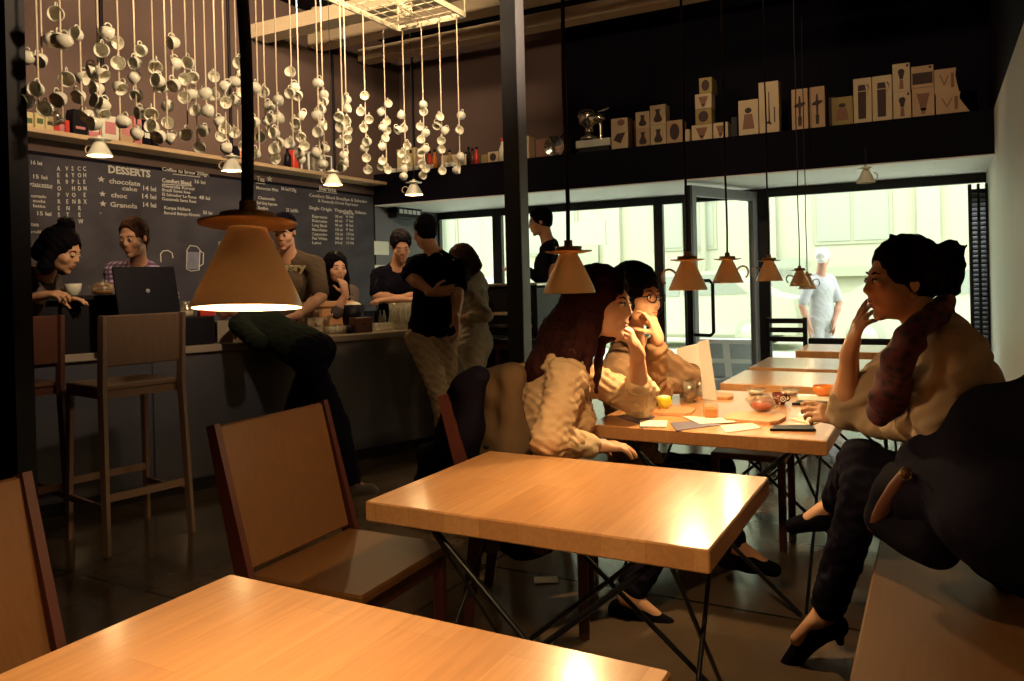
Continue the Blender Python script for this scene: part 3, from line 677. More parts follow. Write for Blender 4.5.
# spotlights added out of view to brighten cups, wall, beams and ledge
def spot(loc, to, en, ang, lab, col=(1, .72, .42), soft=.08):
    t = empty('added_spotlight', loc); tag(t, lab, 'spotlight')
    d = (Vector(to)-Vector(loc)).normalized(); x, y, z = frame(d); R = Matrix((x, y, z)).transposed()
    MB().lathe([(0, -.14), (.05, -.13), (.06, -.02), (.062, 0), (.055, 0), (.05, -.03), (0, -.03)], (0, 0, 0), 20, R).build('housing', 'black', t)
    MB().tube([-d*.1, (0, 0, ZC-loc[2])], .012, 8).build('stem', 'black', t)
    ld = bpy.data.lights.new('spot_light', 'SPOT'); ld.energy = en; ld.color = col; ld.spot_size = math.radians(ang); ld.spot_blend = .7; ld.shadow_soft_size = soft
    lo = bpy.data.objects.new('spot_light', ld); COL.objects.link(lo); lo.parent = t; lo.rotation_euler = (-d).to_track_quat('Z', 'Y').to_euler(); lo.location = d*.02
spot((-2.5, 1.5, 3.7), (-5.2, 3.9, 2.95), 480, 62, 'unseen added ceiling spotlight aimed at the nearest hanging cups')
spot((-2.4, 3.0, 3.8), (-5.0, 5.9, 2.95), 420, 62, 'unseen added ceiling spotlight aimed at the far hanging cups')
spot((-1.2, 3.2, 3.9), (-.6, 7.5, 2.75), 170, 50, 'unseen added ceiling spotlight aimed at the right half of the ledge')
spot((-2.9, 4.0, 3.9), (-2.3, 7.5, 2.75), 40, 45, 'unseen added ceiling spotlight aimed at the left half of the ledge')
spot((-3.35, 2.9, 3.35), (-3.9, 6.2, 4.15), 160, 110, 'unseen added upward spotlight by the wire grid that warms the beams')
spot((-1.2, 2.4, 3.2), (-3.6, 2.9, 2.75), 300, 78, 'unseen added fill spotlight that lights the nearest hanging cups from the front')
spot((-1.4, 3.6, 3.3), (-3.7, 4.6, 2.8), 300, 70, 'unseen added fill spotlight that lights the middle hanging cups from the front')
# ================================================================== HANGING CUPS
GX0, GX1, GY1, GZ = -4.06*K, -3.386*K, 5.56*K, 3.6*K
wg = empty('wire_grid', (0, 0, 0)); tag(wg, 'cream wire grid under the ceiling that the cups hang from', 'grid')
GY0 = .9
o = MB()
for x_ in (GX0, GX1): o.b2(x_-.009, x_+.009, GY0, GY1, GZ-.02, GZ+.02)
for y_ in (GY0, GY1): o.b2(GX0, GX1, y_-.009, y_+.009, GZ-.02, GZ+.02)
o.build('frame', 'wire', wg)
o = MB(); n = int((GY1-GY0)/.12)
for k in range(1, n): y_ = GY0+(GY1-GY0)*k/n; o.tube([(GX0, y_, GZ), (GX1, y_, GZ)], .004, 5)
for k in range(1, 6): x_ = GX0+(GX1-GX0)*k/6; o.tube([(x_, GY0, GZ+.006), (x_, GY1, GZ+.006)], .004, 5)
o.build('mesh_wires', 'wire', wg)
o = MB()
for k in range(26):
    a = rnd.random()*6.3; o.tube([Vector((GX0+.25+.05*math.cos(a+t), GY1-.25+.05*math.sin(a+t*1.3), GZ+.03+.05*math.sin(t+k))) for t in (0, .8, 1.6, 2.4)], .003, 4)
o.build('knotted_cord_bundle', 'wire', wg)
for x_, y_ in ((GX0, GY1), (GX1, GY1), (GX0, 3.4), (GX1, 3.4)): MB().tube([(x_, y_, GZ), (x_, y_, ZC)], .004, 5).build('hanger', 'wire', wg)
def cup_mesh():
    m = MB()
    m.lathe([(0, 0), (.018, 0), (.019, .003), (.024, .008), (.030, .022), (.0325, .045), (.0318, .046), (.0305, .045), (.028, .024), (.022, .010), (0, .007)], (0, 0, -.023), 20)
    m.tube([(.029+.017*math.sin(k*PI/7), 0, .016*math.cos(k*PI/7)+.002) for k in range(8)], .0032, 6)
    me = m.build('tmp', 'ceramic'); d = me.data; bpy.data.objects.remove(me); d.name = 'coffee_cup'; return d
CM = cup_mesh(); GM = CM.copy(); GM.materials[0] = M['clear']
cords = [(42, [(29, 57), (50, 39), (41, 59.5)]), (37.5, [(28, 101), (37.5, 89.5), (46.5, 109)]), (61, [(57, 14), (59, 39), (66, 41), (67.5, 78.5), (60, 98.5), (57.5, 118)]),
 (80.5, [(77, 35), (81.5, 77.5), (79.5, 95.7), (88, 115.5)]), (98.5, [(106, 32.5), (103, 50.5), (93.5, 70.5), (101, 74), (97.5, 88.5), (98, 102), (104, 105.5), (101, 113.5), (95.5, 123.5)]),
 (118.5, [(115, 42.5), (118, 63.5), (119, 87), (124.5, 122)]), (135, [(142, 50), (136, 63), (133.5, 77), (137.5, 95), (141, 113), (136, 133)]), (153, [(154.5, 65.5), (159, 81), (151, 113), (153, 127), (160, 136)]),
 (165.5, [(163.5, 87), (167.5, 104.5), (167, 124), (170, 138)]), (172.5, [(174, 42.5), (176.5, 63.5), (175, 84.5)]), (186, [(189, 62.5), (184.5, 79.5), (184, 97.5), (187.5, 134)]),
 (195, [(194, 76.5), (194.5, 94.5), (197, 111.5), (203, 130), (200, 146)]), (205, [(206.5, 93), (208.5, 110)]), (215, [(212.5, 77), (215, 96), (219, 122), (221, 137)]), (224, [(224, 86), (224, 102.5), (226, 129), (225.5, 148)]),
 (236, [(240, 63), (236, 82), (235, 100.5), (233.5, 133.5)]), (244, [(241.5, 74), (242.5, 93.5), (245.5, 108), (243, 145)]), (257, [(255, 87), (255, 122), (255.5, 154)]), (264, [(265, 92), (268.5, 106.5), (267, 121), (261.5, 137.5)]),
 (276, [(278.5, 99.5), (272, 119), (278.5, 117), (275, 133), (279.5, 142.5), (275.5, 149.5), (274, 158)]), (291, [(291, 73), (291, 93), (290.5, 144)]),
 (298, [(296, 87), (298.5, 95), (301.5, 115), (295.5, 121.5), (296.5, 127.5), (301.5, 136.5), (304, 145), (300.5, 153), (301.5, 158.5)]), (317, [(319, 83.5), (318, 115), (319, 132.5), (315.5, 152)]),
 (322, [(324, 94), (324.5, 101.5), (322, 109.5), (322, 125.5), (325.5, 148.5), (324, 164)]), (341, [(339.5, 115.5), (341.5, 127), (341, 142.5), (343, 155)]), (345, [(347, 99.5), (346, 108.5), (347, 121.5), (346.5, 130), (346, 138), (344, 161), (342.5, 167)]),
 (364, [(365, 96), (361.5, 111), (368.5, 118.5), (362.5, 127.5), (368, 141.5), (363.5, 148), (366, 158), (368, 169)]), (384, [(387.5, 104), (380.5, 111.5), (387.5, 122), (382, 127.5), (387.5, 130.5), (384.5, 138.5), (383, 146), (383, 161), (382, 166), (387.5, 169.5)]),
 (403, [(401.5, 114), (404.5, 128.5), (398.5, 129.5), (408, 145.5), (402.5, 154), (405.5, 160), (404, 168.5), (404, 176)]), (422, [(423, 104), (424.5, 111.5), (420.5, 126.5), (426.5, 132.5), (421.5, 140), (425, 148.5), (420.5, 152), (421, 163), (425.5, 169), (422, 175)]),
 (440, [(439, 117.5), (437.5, 125), (444.5, 130), (442, 140.5), (440.5, 149.5), (441.5, 171)]), (457.5, [(462, 115.5), (458.5, 130.5), (460.5, 156), (456, 170)])]
cords.sort(key=lambda c: c[0])
for ci, (cx, cups) in enumerate(cords):
    r = ray(cx, 60); t = r.x/r.y
    # a place inside the grid: pick the hanging line, then where this column of the picture crosses it
    us = [.5, .15, .8, .35, .65][ci % 5] if cx < 380 else (.1 if cx < 395 else .35 if cx < 410 else .5 if cx < 430 else .75 if cx < 450 else .97)
    gx = GX0+us*(GX1-GX0); gy = gx/t
    if gy > GY1-.03: gy = GY1-.03; gx = gy*t
    if cx > 380: gy = GY1-.03; gx = gy*t
    d = depth(Vector((gx, gy, 2.5)))
    last = max(c[1] for c in cups); zb0 = P(cx, last, d).z
    tag(MB().tube([(gx, gy, GZ), (gx, gy, (GZ+zb0)/2), (gx, gy, zb0)], .0042 if cx > 130 else .005, 6).build('hanging_cord', 'string'),
        'cream cord strung with cups, %s from the left under the wire grid' % ordn(ci+1), 'cord', 'cords holding the hanging cups')
    cups = sorted(cups, key=lambda c: c[1]); nC = len(cups)
    for k, (a, b) in enumerate(cups):
        if cx == 61 and (a, b) == (57.5, 118): me = GM
        else: me = CM
        o = bpy.data.objects.new('coffee_cup', me); COL.objects.link(o)
        p = P(a, b, d+rnd.uniform(-.03, .03)); side = 1 if a > cx else -1
        az = rnd.uniform(0, 2*PI); tilt = rnd.uniform(-.2, .75)
        if rnd.random() < .45: az = math.atan2(-CF.y, -CF.x)+rnd.uniform(-.7, .7)
        up = Vector((0, 0, 1)); hor = Vector((math.cos(az), math.sin(az), 0))
        zax = (hor*math.cos(tilt)-up*math.sin(tilt)).normalized(); xax = (up*math.cos(tilt)+hor*math.sin(tilt)).normalized(); yax = zax.cross(xax)
        o.matrix_world = Matrix.Translation(p) @ Matrix((xax, yax, zax)).transposed().to_4x4()
        where = 'topmost' if k == 0 else 'lowest' if k == nC-1 else ordn(k+1)+' from the top'
        kind = 'clear glass cup' if me is GM else 'white coffee cup'
        tag(o, '%s, %s on the %s cord from the left' % (kind, where, ordn(ci+1)), 'cup', 'cups hanging from the wire grid')
# ================================================================== GOODS ON THE LEFT SHELF
def shelfthing(px0, px1, ytop, mt, name, lab, cat, dep=.10, label=None, lm='cream', shape='box', xo=.05):
    a = X(px0, 130, XL+.23-xo); b = X(px1, 130, XL+.23-xo); mid = (px0+px1)/2
    h = X(mid, ytop, XL+.23-xo).z-zsh; t = empty(name, (XL+.23-xo-dep/2, (a.y+b.y)/2, zsh)); tag(t, lab, cat)
    w_ = abs(b.y-a.y)/2
    if shape == 'box': MB().box((0, 0, h/2), (dep/2, w_, h/2), None, .004).build('carton', mt, t)
    elif shape == 'bag':
        pts = [(-w_*.92, 0), (w_*.92, 0), (w_, h*.3), (w_*.94, h*.8), (w_*.8, h), (-w_*.8, h), (-w_*.94, h*.8), (-w_, h*.3)]
        MB().prism(pts, dep, (0, 0, 0), (0, 1, 0), (0, 0, 1)).build('pouch', mt, t)
    else: MB().lathe([(0, 0), (w_, 0), (w_, h*.62), (w_*.4, h*.8), (w_*.4, h), (0, h)], (0, 0, 0), 16).build('bottle_body', mt, t)
    if label: MB().box((dep/2+.001, 0, h*label[0]), (.0012, w_*.62, h*label[1])).build('printed_label', lm, t)
    return t
for a in ((26, 34, 112, 'cream', 'coffee_box', 'cream box on the shelf, first from the left', 'box', .1, (.45, .16), 'green'), (35.5, 45, 113, 'cream', 'coffee_box', 'cream box on the shelf with a green print, second from the left', 'box', .1, (.5, .16), 'green'),
          (46, 54, 116, 'cream', 'coffee_box', 'cream box on the shelf beside the small red pot', 'box', .1, (.5, .12), 'ink'), (54.5, 59.5, 125, 'red', 'tea_tin', 'low red tin on the shelf left of the tall red box', 'tin', .08, None, ''),
          (60, 65, 124, 'pink', 'tea_tin', 'small pale pink tin between two red boxes on the shelf', 'tin', .08, None, ''), (65.5, 70, 120, 'red', 'tea_box', 'narrow bright red box on the left end of the shelf', 'box', .08, None, '')):
    shelfthing(*a[:8], label=a[8], lm=a[9] or 'cream')
for a in ((73, 88, 110, 'black', 'coffee_bag', 'tall black coffee bag left on the shelf', (.3, .05), 'pink'), (89, 101, 118, 'pink', 'coffee_bag', 'pink and grey coffee bag beside the tall black bag', (.5, .2), 'paper'),
          (102, 119, 116, 'paper', 'coffee_bag', 'big pale coffee bag with a pink label above the leftmost cup lamp', (.5, .25), 'pink'), (120, 133, 118, 'kraft', 'coffee_bag', 'tan coffee bag with pink print, right of the big pale bag', (.5, .2), 'pink'),
          (134, 142, 116, 'pink', 'coffee_bag', 'slim pink coffee bag left of the black bags', (.5, .15), 'paper'), (143, 151, 120, 'black', 'coffee_bag', 'slim black coffee bag, left one of the two', (.4, .1), 'paper'), (152, 158, 121, 'black', 'coffee_bag', 'slim black coffee bag, right one of the two', (.4, .1), 'cream')):
    shelfthing(*a[:6], 'bag', .09, a[6], a[7], 'bag')
for a in ((232, 239, 146, 'black', 'coffee_bag', 'dark bag on the shelf left of the orange box', 'bag', .08, None, 'cream', 'bag'), (240, 246.5, 148, 'orange', 'tea_box', 'small orange box on the shelf behind the black lamp cord', 'box', .08, None, 'cream', 'box'),
          (287, 292, 148, 'black', 'grinder', 'slim black grinder on the shelf behind the cups', 'grinder', .07, None, 'cream', 'bottle'), (293, 298, 150, 'red', 'tea_tin', 'dark red tin on the shelf left of the glass lanterns', 'tin', .07, None, 'cream', 'box')):
    shelfthing(a[0], a[1], a[2], a[3], a[4], a[5], a[6], a[7], a[8], a[9], a[10])
for px0, px1, yt, lab in ((305, 317, 152, 'white framed glass lantern on the shelf, left one'), (318, 328, 155, 'white framed glass lantern on the shelf, right one')):
    a = X(px0, 160, XL+.12); b = X(px1, 160, XL+.12); h = X(px0, yt, XL+.12).z-zsh; t = empty('lantern', (XL+.12, (a.y+b.y)/2, zsh)); tag(t, lab, 'lantern')
    w_ = (b.y-a.y)/2; m = MB()
    for sx in (-1, 1):
        for sy in (-1, 1): m.box((sx*.05, sy*w_, h/2), (.006, .008, h/2))
    for z_ in (.006, h-.006): m.box((0, 0, z_), (.056, w_+.008, .006))
    m.build('frame', 'soffit', t); MB().box((0, 0, h/2), (.048, w_-.006, h/2-.012)).build('glazing', 'clear', t)
# ================================================================== LEDGE GOODS
YF = YB+.04
def ledge_x(px, y=YF): return Y(px, 130, y).x
ZLd = ZL
def ledgebox(px0, px1, yb, yt, mt, lab, pic='jug', dep=.14, z0=None, y=YF, name='product_carton', rz=0):
    x0, x1 = ledge_x(px0, y), ledge_x(px1, y); xm = (px0+px1)/2
    base = ZLd if z0 is None else z0
    h = (yb-yt)*depth(Vector(((x0+x1)/2, y, 2.6)))/F
    t = empty(name, ((x0+x1)/2, y+dep/2, base)); t.rotation_euler = (0, 0, rz); tag(t, lab, 'box')
    hw = (x1-x0)/2*.985
    MB().box((0, 0, h/2), (hw, dep/2, h/2), None, .003).build('carton', mt, t)
    yf = -dep/2-.0012; ft = dict(ax=(1, 0, 0), ay=(0, 0, 1)); o0 = (0, yf, 0); w2 = hw
    def pr(pts, m, n='printed_picture'): MB().prism([(a*w2, b*h) for a, b in pts], .0018, o0, **ft).build(n, m, t)
    el = lambda cx, cy, rx, ry, n=14: [(cx+rx*math.cos(2*PI*k/n), cy+ry*math.sin(2*PI*k/n)) for k in range(n)]
    if pic == 'flask': pr([(-.5, .18), (-.25, .12), (.25, .12), (.5, .18), (.55, .3), (.3, .48), (.22, .62), (.35, .78), (-.35, .78), (-.22, .62), (-.3, .48), (-.55, .3)], 'ink')
    if pic == 'slant': pr([(-.75, .3), (.1, .18), (.7, .52), (-.3, .5)], 'ink'); pr(el(.2, .85, .45, .10), 'ink2')
    if pic == 'disc': pr(el(0, .5, .62, .36), 'ink')
    if pic == 'cone': pr([(-.12, .1), (.12, .1), (.6, .8), (-.6, .8)], 'ink2'); pr([(-.3, .3), (.3, .3), (.2, .22), (-.2, .22)], 'ink')
    if pic == 'cafe': pr([(-.5, .1), (.35, .1), (.4, .7), (-.5, .7)], 'ink'); pr([(-.5, .72), (.4, .72), (.3, .85), (-.45, .85)], 'ink'); pr([(.45, .6), (.5, .62), (.75, .78), (.55, .86), (.45, .84), (.68, .77)], 'ink')
    if pic == 'moka': pr([(-.25, .1), (.25, .1), (.18, .42), (-.18, .42)], 'ink2'); pr([(-.18, .44), (.18, .44), (.4, .72), (.2, .8), (-.2, .8), (-.4, .72)], 'ink'); pr(el(.7, .9, .14, .05), 'ink')
    if pic == 'band': pr([(-.9, .15), (.9, .15), (.9, .68), (-.9, .68)], 'ink'); pr(el(.7, .9, .14, .06), 'ink')
    if pic == 'pump': pr([(-.2, .1), (.2, .1), (.25, .3), (.12, .34), (.16, .55), (.7, .62), (.7, .66), (.16, .66), (.1, .82), (-.1, .82), (-.16, .66), (-.7, .60), (-.7, .56), (-.16, .55), (-.12, .34), (-.25, .3)], 'ink')
    if pic == 'press': pr([(-.3, .5), (.3, .5), (.35, .75), (-.35, .75)], 'ink2'); pr([(-.55, .06), (.5, .06), (.5, .14), (-.55, .14)], 'ink'); pr([(-.3, .35), (.25, .35), (.25, .45), (-.3, .45)], 'ink2')
    if pic == 'stand': pr([(-.4, .2), (.3, .16), (.1, .24), (.05, .8), (-.02, .8), (-.05, .24)], 'ink'); pr([(.5, .2), (.62, .2), (.62, .5), (.5, .5)], 'ink')
    if pic == 'kettle': pr([(-.6, .18), (.6, .18), (.4, .6), (-.4, .6)], 'ink2'); pr(el(0, .7, .35, .08), 'ink')
    return t, base+h
rows = [
 (611, 628, 153, 122, 'kraft2', 'carton with a slanted dark picture, first right of the espresso maker', 'slant'),
 (628.7, 635.3, 150.5, 121, 'ink2', 'narrow dark carton wedged behind the slanted-picture carton', 'disc'),
 (635.7, 649.8, 149.5, 131, 'kraft', 'carton under the small flask carton on the ledge', 'flask'),
 (650.3, 666, 148, 127.8, 'kraft2', 'flask carton below the larger upper flask carton', 'flask'),
 (666.5, 682.5, 146.5, 123.5, 'kraft', 'wide flask carton right of the stacked pair', 'disc'),
 (683, 689.5, 144.5, 132, 'kraft2', 'tiny pale carton at the end of the flask cartons', None),
 (691.5, 712, 142.5, 126.7, 'kraft2', 'funnel carton at the bottom of the four-high stack', 'cone'),
 (713, 728, 141, 125, 'kraft2', 'funnel carton right beside the four-high stack', 'cone'),
 (731, 737.5, 139, 119, 'navy', 'narrow dark carton left of the tall kettle carton', None),
 (738.6, 758.7, 137.5, 102, 'kraft2', 'kettle carton left of the tallest carton', 'kettle'),
 (759.3, 779.5, 135.5, 84, 'kraft2', 'tallest carton on the ledge, behind a lamp cord', 'stand'),
 (792, 808.5, 131.5, 90.5, 'kraft', 'tall carton with a coffee plunger picture, left of the pair', 'pump'),
 (810, 825.5, 129.5, 88, 'kraft', 'tall carton with a coffee plunger picture, right of the pair', 'pump'),
 (827, 836, 127, 94.5, 'ink', 'dark narrow carton behind the olive carton', None),
 (832, 853.5, 127, 98.5, 'kraft3', 'olive carton with two dark patches', 'kettle'),
 (854, 872.6, 125, 80, 'kraft2', 'french press carton, left of the two', 'cafe'),
 (873, 893, 122.5, 77, 'kraft2', 'french press carton, right of the two', 'cafe'),
 (893.8, 911.8, 119.5, 92.3, 'kraft2', 'moka pot carton, lower one of the stack', 'moka'),
 (912.6, 935.3, 117.5, 88, 'kraft', 'coffee dripper carton under the dark-banded carton', 'cone')]
tops = {}
for i, r in enumerate(rows):
    yo = YF + (.16 if r[0] in (628.7, 827) else 0)
    t, top = ledgebox(*r[:6], pic=r[6], y=yo); tops[r[0]] = top
ups = [(635.7, 649.8, 131, 114.6, 'kraft2', 'small flask carton stacked on the ledge beside the larger one', 'flask', 635.7),
 (650.3, 666, 127.8, 108, 'kraft2', 'flask carton stacked highest in the flask group', 'flask', 650.3),
 (893.5, 911.4, 92.3, 64, 'kraft2', 'moka pot carton, upper one of the stack', 'moka', 893.8), (912.2, 935, 88, 66.5, 'kraft', 'dark-banded carton on top of the dripper carton', 'band', 912.6)]
for r in ups: ledgebox(*r[:6], pic=r[6], z0=tops[r[7]]+.001)
z_ = tops[691.5]
for r in ((695.5, 712, 126.5, 111, 'kraft3', 'carton with a dark disc, second in the four-high stack', 'disc'), (695.5, 712.3, 111, 96, 'kraft2', 'cone-picture carton, third in the four-high stack', 'cone')):
    t, z_ = ledgebox(*r[:6], pic=r[6], z0=z_+.001)
ledgebox(700, 713, 96, 80.5, 'kraft3', 'small disc carton crowning the four-high stack, turned sideways', 'disc', z0=z_+.001, dep=.2)
# the two crumpled pouches at the right end
def pouch(px0, px1, yb, yt, z0, lab, flare):
    x0, x1 = ledge_x(px0), ledge_x(px1); h = (yb-yt)*depth(Vector((x0, YF, 2.6)))/F; w_ = (x1-x0)
    t = empty('paper_pouch', (x0, YF+.05, z0)); tag(t, lab, 'bag')
    pts = [(0, 0), (w_*(1.0+flare), 0), (w_*(.92+flare*.5), h*.35), (w_*.86, h*.7), (w_*.9, h), (0, h)]
    MB().prism(pts, .09, (0, 0, 0)).build('paper_body', 'kraft', t)
    MB().prism([(w_*.2, h*.75), (w_*.4, h*.3), (w_*.6, h*.72), (w_*.56, h*.74), (w_*.4, h*.4), (w_*.25, h*.77)], .002, (0, -.047, 0)).build('printed_picture', 'ink2', t)
    MB().prism([(w_*.68, h*.2), (w_*.8, h*.2), (w_*.8, h*.8), (w_*.68, h*.8)], .002, (0, -.047, 0)).build('printed_picture', 'ink2', t); return z0+h
zp = pouch(936.5, 964, 116, 94.5, ZLd, 'flared tan paper pouch, lower one at the right end of the ledge', .25)
pouch(935.5, 960, 94, 70, zp, 'tan paper pouch lying on top at the right end of the ledge', 0)
# espresso maker on its pale tray, round pan, bottles
t = empty('espresso_maker', (ledge_x(591), YF+.12, ZLd)); tag(t, 'chrome lever espresso maker on a pale tray on the ledge', 'espresso maker'); u = 1.25*depth(Vector((ledge_x(591), YF, 2.6)))/F
MB().b2(-15*u, 15*u, -.08, .12, .06, .06+6*u, .004).build('tray', 'white_panel', t)
MB().b2(-13*u, 13*u, -.06, .10, 0, .06).build('tray_foot', 'black', t)
zb1 = .06+6*u
MB().lathe([(0, 0), (8*u, 0), (8*u, 3*u), (4*u, 5*u), (4*u, 11*u), (9*u, 14*u), (9*u, 23*u), (6*u, 26*u), (0, 27*u)], (-5*u, 0, zb1), 20).build('boiler', 'steel', t)
MB().tube([(5*u, 0, zb1), (5*u, 0, zb1+22*u)], 2*u, 10).build('column', 'steel', t)
MB().tube([(-5*u, 0, zb1+20*u), (10*u, 0, zb1+24*u), (14*u, -.03, zb1+24*u)], 1.6*u, 8).build('lever', 'steel', t)
MB().lathe([(0, 0), (5*u, 0), (5*u, 4*u), (3*u, 7*u), (0, 7*u)], (6*u, -.05, zb1+14*u), 14).build('brew_head', 'steel', t)
MB().tube([(-14*u, -.02, zb1+21*u), (-9*u, -.02, zb1+18*u)], 1.5*u, 8).build('steam_knob', 'steel', t)
u /= 1.25
t = empty('frying_pan', (ledge_x(552), YF+.06, ZLd)); tag(t, 'round dark metal pan leaning on the ledge right of the column', 'pan')
MB().lathe([(0, .0), (9*u, 0), (11*u, .02), (11.4*u, .02), (9.4*u, -.008), (0, -.008)], (0, 0, 11*u), 26, Matrix.Rotation(math.radians(100), 3, 'X')@Matrix.Rotation(0, 3, 'Z')).build('pan_body', 'steel', t)
MB().tube([(6*u, 0, 18*u), (14*u, .02, 28*u)], 1.2*u, 8).build('pan_handle', 'black', t)
ledgebox(535.5, 549, 160, 139, 'ink2', 'dark carton behind the leaning round pan', None, y=YF+.14)
ledgebox(526, 528.5, 162, 139, 'kraft2', 'sliver of a tall pale carton right behind the column', None)
ledgebox(549, 566, 157, 134, 'ink', 'dark brown carton standing left of the espresso maker', None, y=YF+.2)
ledgebox(487, 497.5, 166, 155, 'kraft2', 'small pale carton with a round print, left of the column', 'disc')
ledgebox(480.5, 487, 167.5, 158.5, 'kraft3', 'tiny ochre carton left of the small pale carton', None)
def bottle(px, yb, yt, wpx, mt, lab, cap='black', y=YF+.05):
    x_ = ledge_x(px, y); u = depth(Vector((x_, y, 2.6)))/F; h = (yb-yt)*u; r = wpx/2*u
    t = empty('bottle', (x_, y, ZLd)); tag(t, lab, 'bottle')
    MB().lathe([(0, 0), (r, 0), (r, h*.55), (r*.45, h*.74), (r*.4, h*.88), (0, h*.88)], (0, 0, 0), 16).build('bottle_body', mt, t)
    MB().lathe([(0, h*.86), (r*.5, h*.86), (r*.5, h), (0, h)], (0, 0, 0), 12).build('cap', cap, t)
bottle(502, 165, 141, 7, 'paper', 'white bottle with a red cap on the ledge left of the column', 'red')
nm = ['first', 'second', 'third', 'fourth', 'fifth', 'sixth', 'seventh', 'eighth', 'ninth']
for i, (px, yt, mt) in enumerate(((410, 150, 'cream'), (417, 151, 'kraft'), (429, 153, 'red'), (434, 152, 'orange'), (449, 154, 'kraft3'), (468, 153, 'black'), (472, 155, 'leather'), (476, 154, 'red'), (465, 158, 'cream'))):
    bottle(px, 172, yt, 5, mt, 'small bottle on the ledge behind the far cups, %s of nine in a row' % nm[i])
ledgebox(396, 415, 176, 151, 'cream', 'pale carton on the ledge behind the cups at the far corner', None, y=YF+.12)
ledgebox(440, 457, 171, 157, 'kraft2', 'low cream carton on the ledge behind the last cups', None, y=YF+.12)
for i, (px) in enumerate((392, 399, 409, 416, 430, 446, 452)):
    u = 7.6/F; o = bpy.data.objects.new('coffee_cup', CM); COL.objects.link(o); o.scale = (1.1, 1.1, 1.1); o.location = (ledge_x(px), YF-.0, ZLd+.026); o.rotation_euler = (0, 0, i*1.3)
    tag(o, 'white cup on the ledge behind the hanging cups, %s from the corner' % nm[i], 'cup', 'cups standing on the ledge')
# ================================================================== THINGS ON THE COUNTER
def put(name, px, e, z, lab, cat, rz=CA): t = empty(name, con(px, e, z), rz); tag(t, lab, cat); return t
D0 = lambda px: depth(con(px, .2, 1))
# laptop on the riser/bar
lp = empty('laptop', P(139, 313, 4.55)); tag(lp, 'open black laptop seen from behind on the raised bar', 'laptop')
lp.location.z = ZR+.002; lp.rotation_euler = (0, 0, CA+.25)
lw, lh = .185, .245; LR = Matrix.Rotation(math.radians(-12), 3, 'Y')
MB().box((0, 0, .010), (.125, lw, .010), None, .004).build('keyboard_base', 'navy', lp)
lid = MB().box(Vector((.125, 0, .02))+LR@Vector((0, 0, lh/2+.02)), (.006, lw, lh/2+.03), LR, .004).build('lid', 'navy', lp)
MB().lathe([(0, 0), (.013, 0), (.013, .002), (0, .002)], Vector((.125, 0, .02))+LR@Vector((.0065, 0, lh*.62)), 20, LR@Matrix.Rotation(PI/2, 3, 'Y')).build('round_emblem', 'frame_grey', lid)
def tumbler(t, c, r, h, fill=None, fm='amber'):
    MB().lathe([(0, 0), (r*.86, 0), (r, h), (r*.94, h), (r*.82, .004), (0, .004)], c, 18).build('glass_body', 'clear', t)
    if fill: MB().lathe([(0, .005), (r*.8, .005), (r*.9, h*fill), (0, h*fill)], c, 16).build('drink', fm, t)
tp = empty('glass_teapot', con(104, .12, ZB)); tag(tp, 'clear glass teapot with a loop handle on the raised bar', 'teapot')
MB().lathe([(0, .0), (.045, .0), (.062, .02), (.058, .045), (.035, .062), (.015, .064), (.015, .068), (.034, .066), (.061, .048), (.065, .02), (.047, -.002)], (0, 0, .002), 24).build('glass_body', 'clear', tp)
MB().lathe([(0, .004), (.052, .006), (.058, .022), (0, .022)], (0, 0, .002), 20).build('tea', 'amber', tp)
MB().lathe([(0, .066), (.036, .066), (.030, .074), (.006, .077), (.008, .088), (0, .090)], (0, 0, .002), 18).build('lid', 'clear', tp)
MB().tube([Vector((CR.x, CR.y, 0))*(.055+.034*math.sin(k*PI/8))+Vector((0, 0, .036+.024*math.cos(k*PI/8))) for k in range(9)], .004, 8).build('handle', 'clear', tp)
MB().tube([-Vector((CR.x, CR.y, 0))*.055+Vector((0, 0, .02)), -Vector((CR.x, CR.y, 0))*.085+Vector((0, 0, .055))], [.009, .006], 8).build('spout', 'clear', tp)
o = bpy.data.objects.new('coffee_cup', CM); COL.objects.link(o); o.scale = (1.45,)*3; o.location = con(74, .12, ZB)+Vector((0, 0, .034)); o.rotation_euler = (0, 0, 2.6)
tag(o, 'white coffee cup standing on the raised bar before the bun-haired woman', 'cup')
t = put('bread_roll', 160, .12, ZR, 'crusty brown pastry on the riser behind the stool back', 'pastry')
MB().ball((0, 0, .035), (.05, .065, .035), 18, 10).build('crust', 'bread', t)
t = put('salt_shaker', 134.5, .06, ZR, 'small orange shaker beside the laptop', 'shaker'); MB().lathe([(0, 0), (.010, 0), (.012, .03), (.009, .05), (0, .054)], (0, 0, 0), 12).build('shaker_body', 'orange', t)
for px, e, lab, s in ((173, .10, 'small glass jar behind the stool back, left of the pair', 1), (187, .12, 'round glass jar on the riser, right of the pair', 1.25)):
    t = put('glass_jar', px, e, ZR, lab, 'jar')
    MB().lathe([(0, 0), (.034*s, 0), (.036*s, .04*s), (.018*s, .062*s), (.018*s, .08*s), (.016*s, .08*s), (.016*s, .06*s), (.033*s, .038*s), (0, .004)], (0, 0, 0), 18).build('glass_body', 'clear', t)
    MB().lathe([(0, .004), (.031*s, .004), (.032*s, .03*s), (0, .03*s)], (0, 0, 0), 16).build('contents', 'foam', t)
t = put('snack_box', 207, .15, ZR, 'red packet on the riser left of the nearest lamp', 'packet'); MB().box((0, 0, .028), (.03, .05, .028), None, .003).build('packet_body', 'red', t)
t = put('till_box', 222, .10, CT, 'pale grey box beside the black riser on the counter', 'box'); MB().box((0, 0, .07), (.06, .05, .07), None, .004).build('box_body', 'counter_top', t)
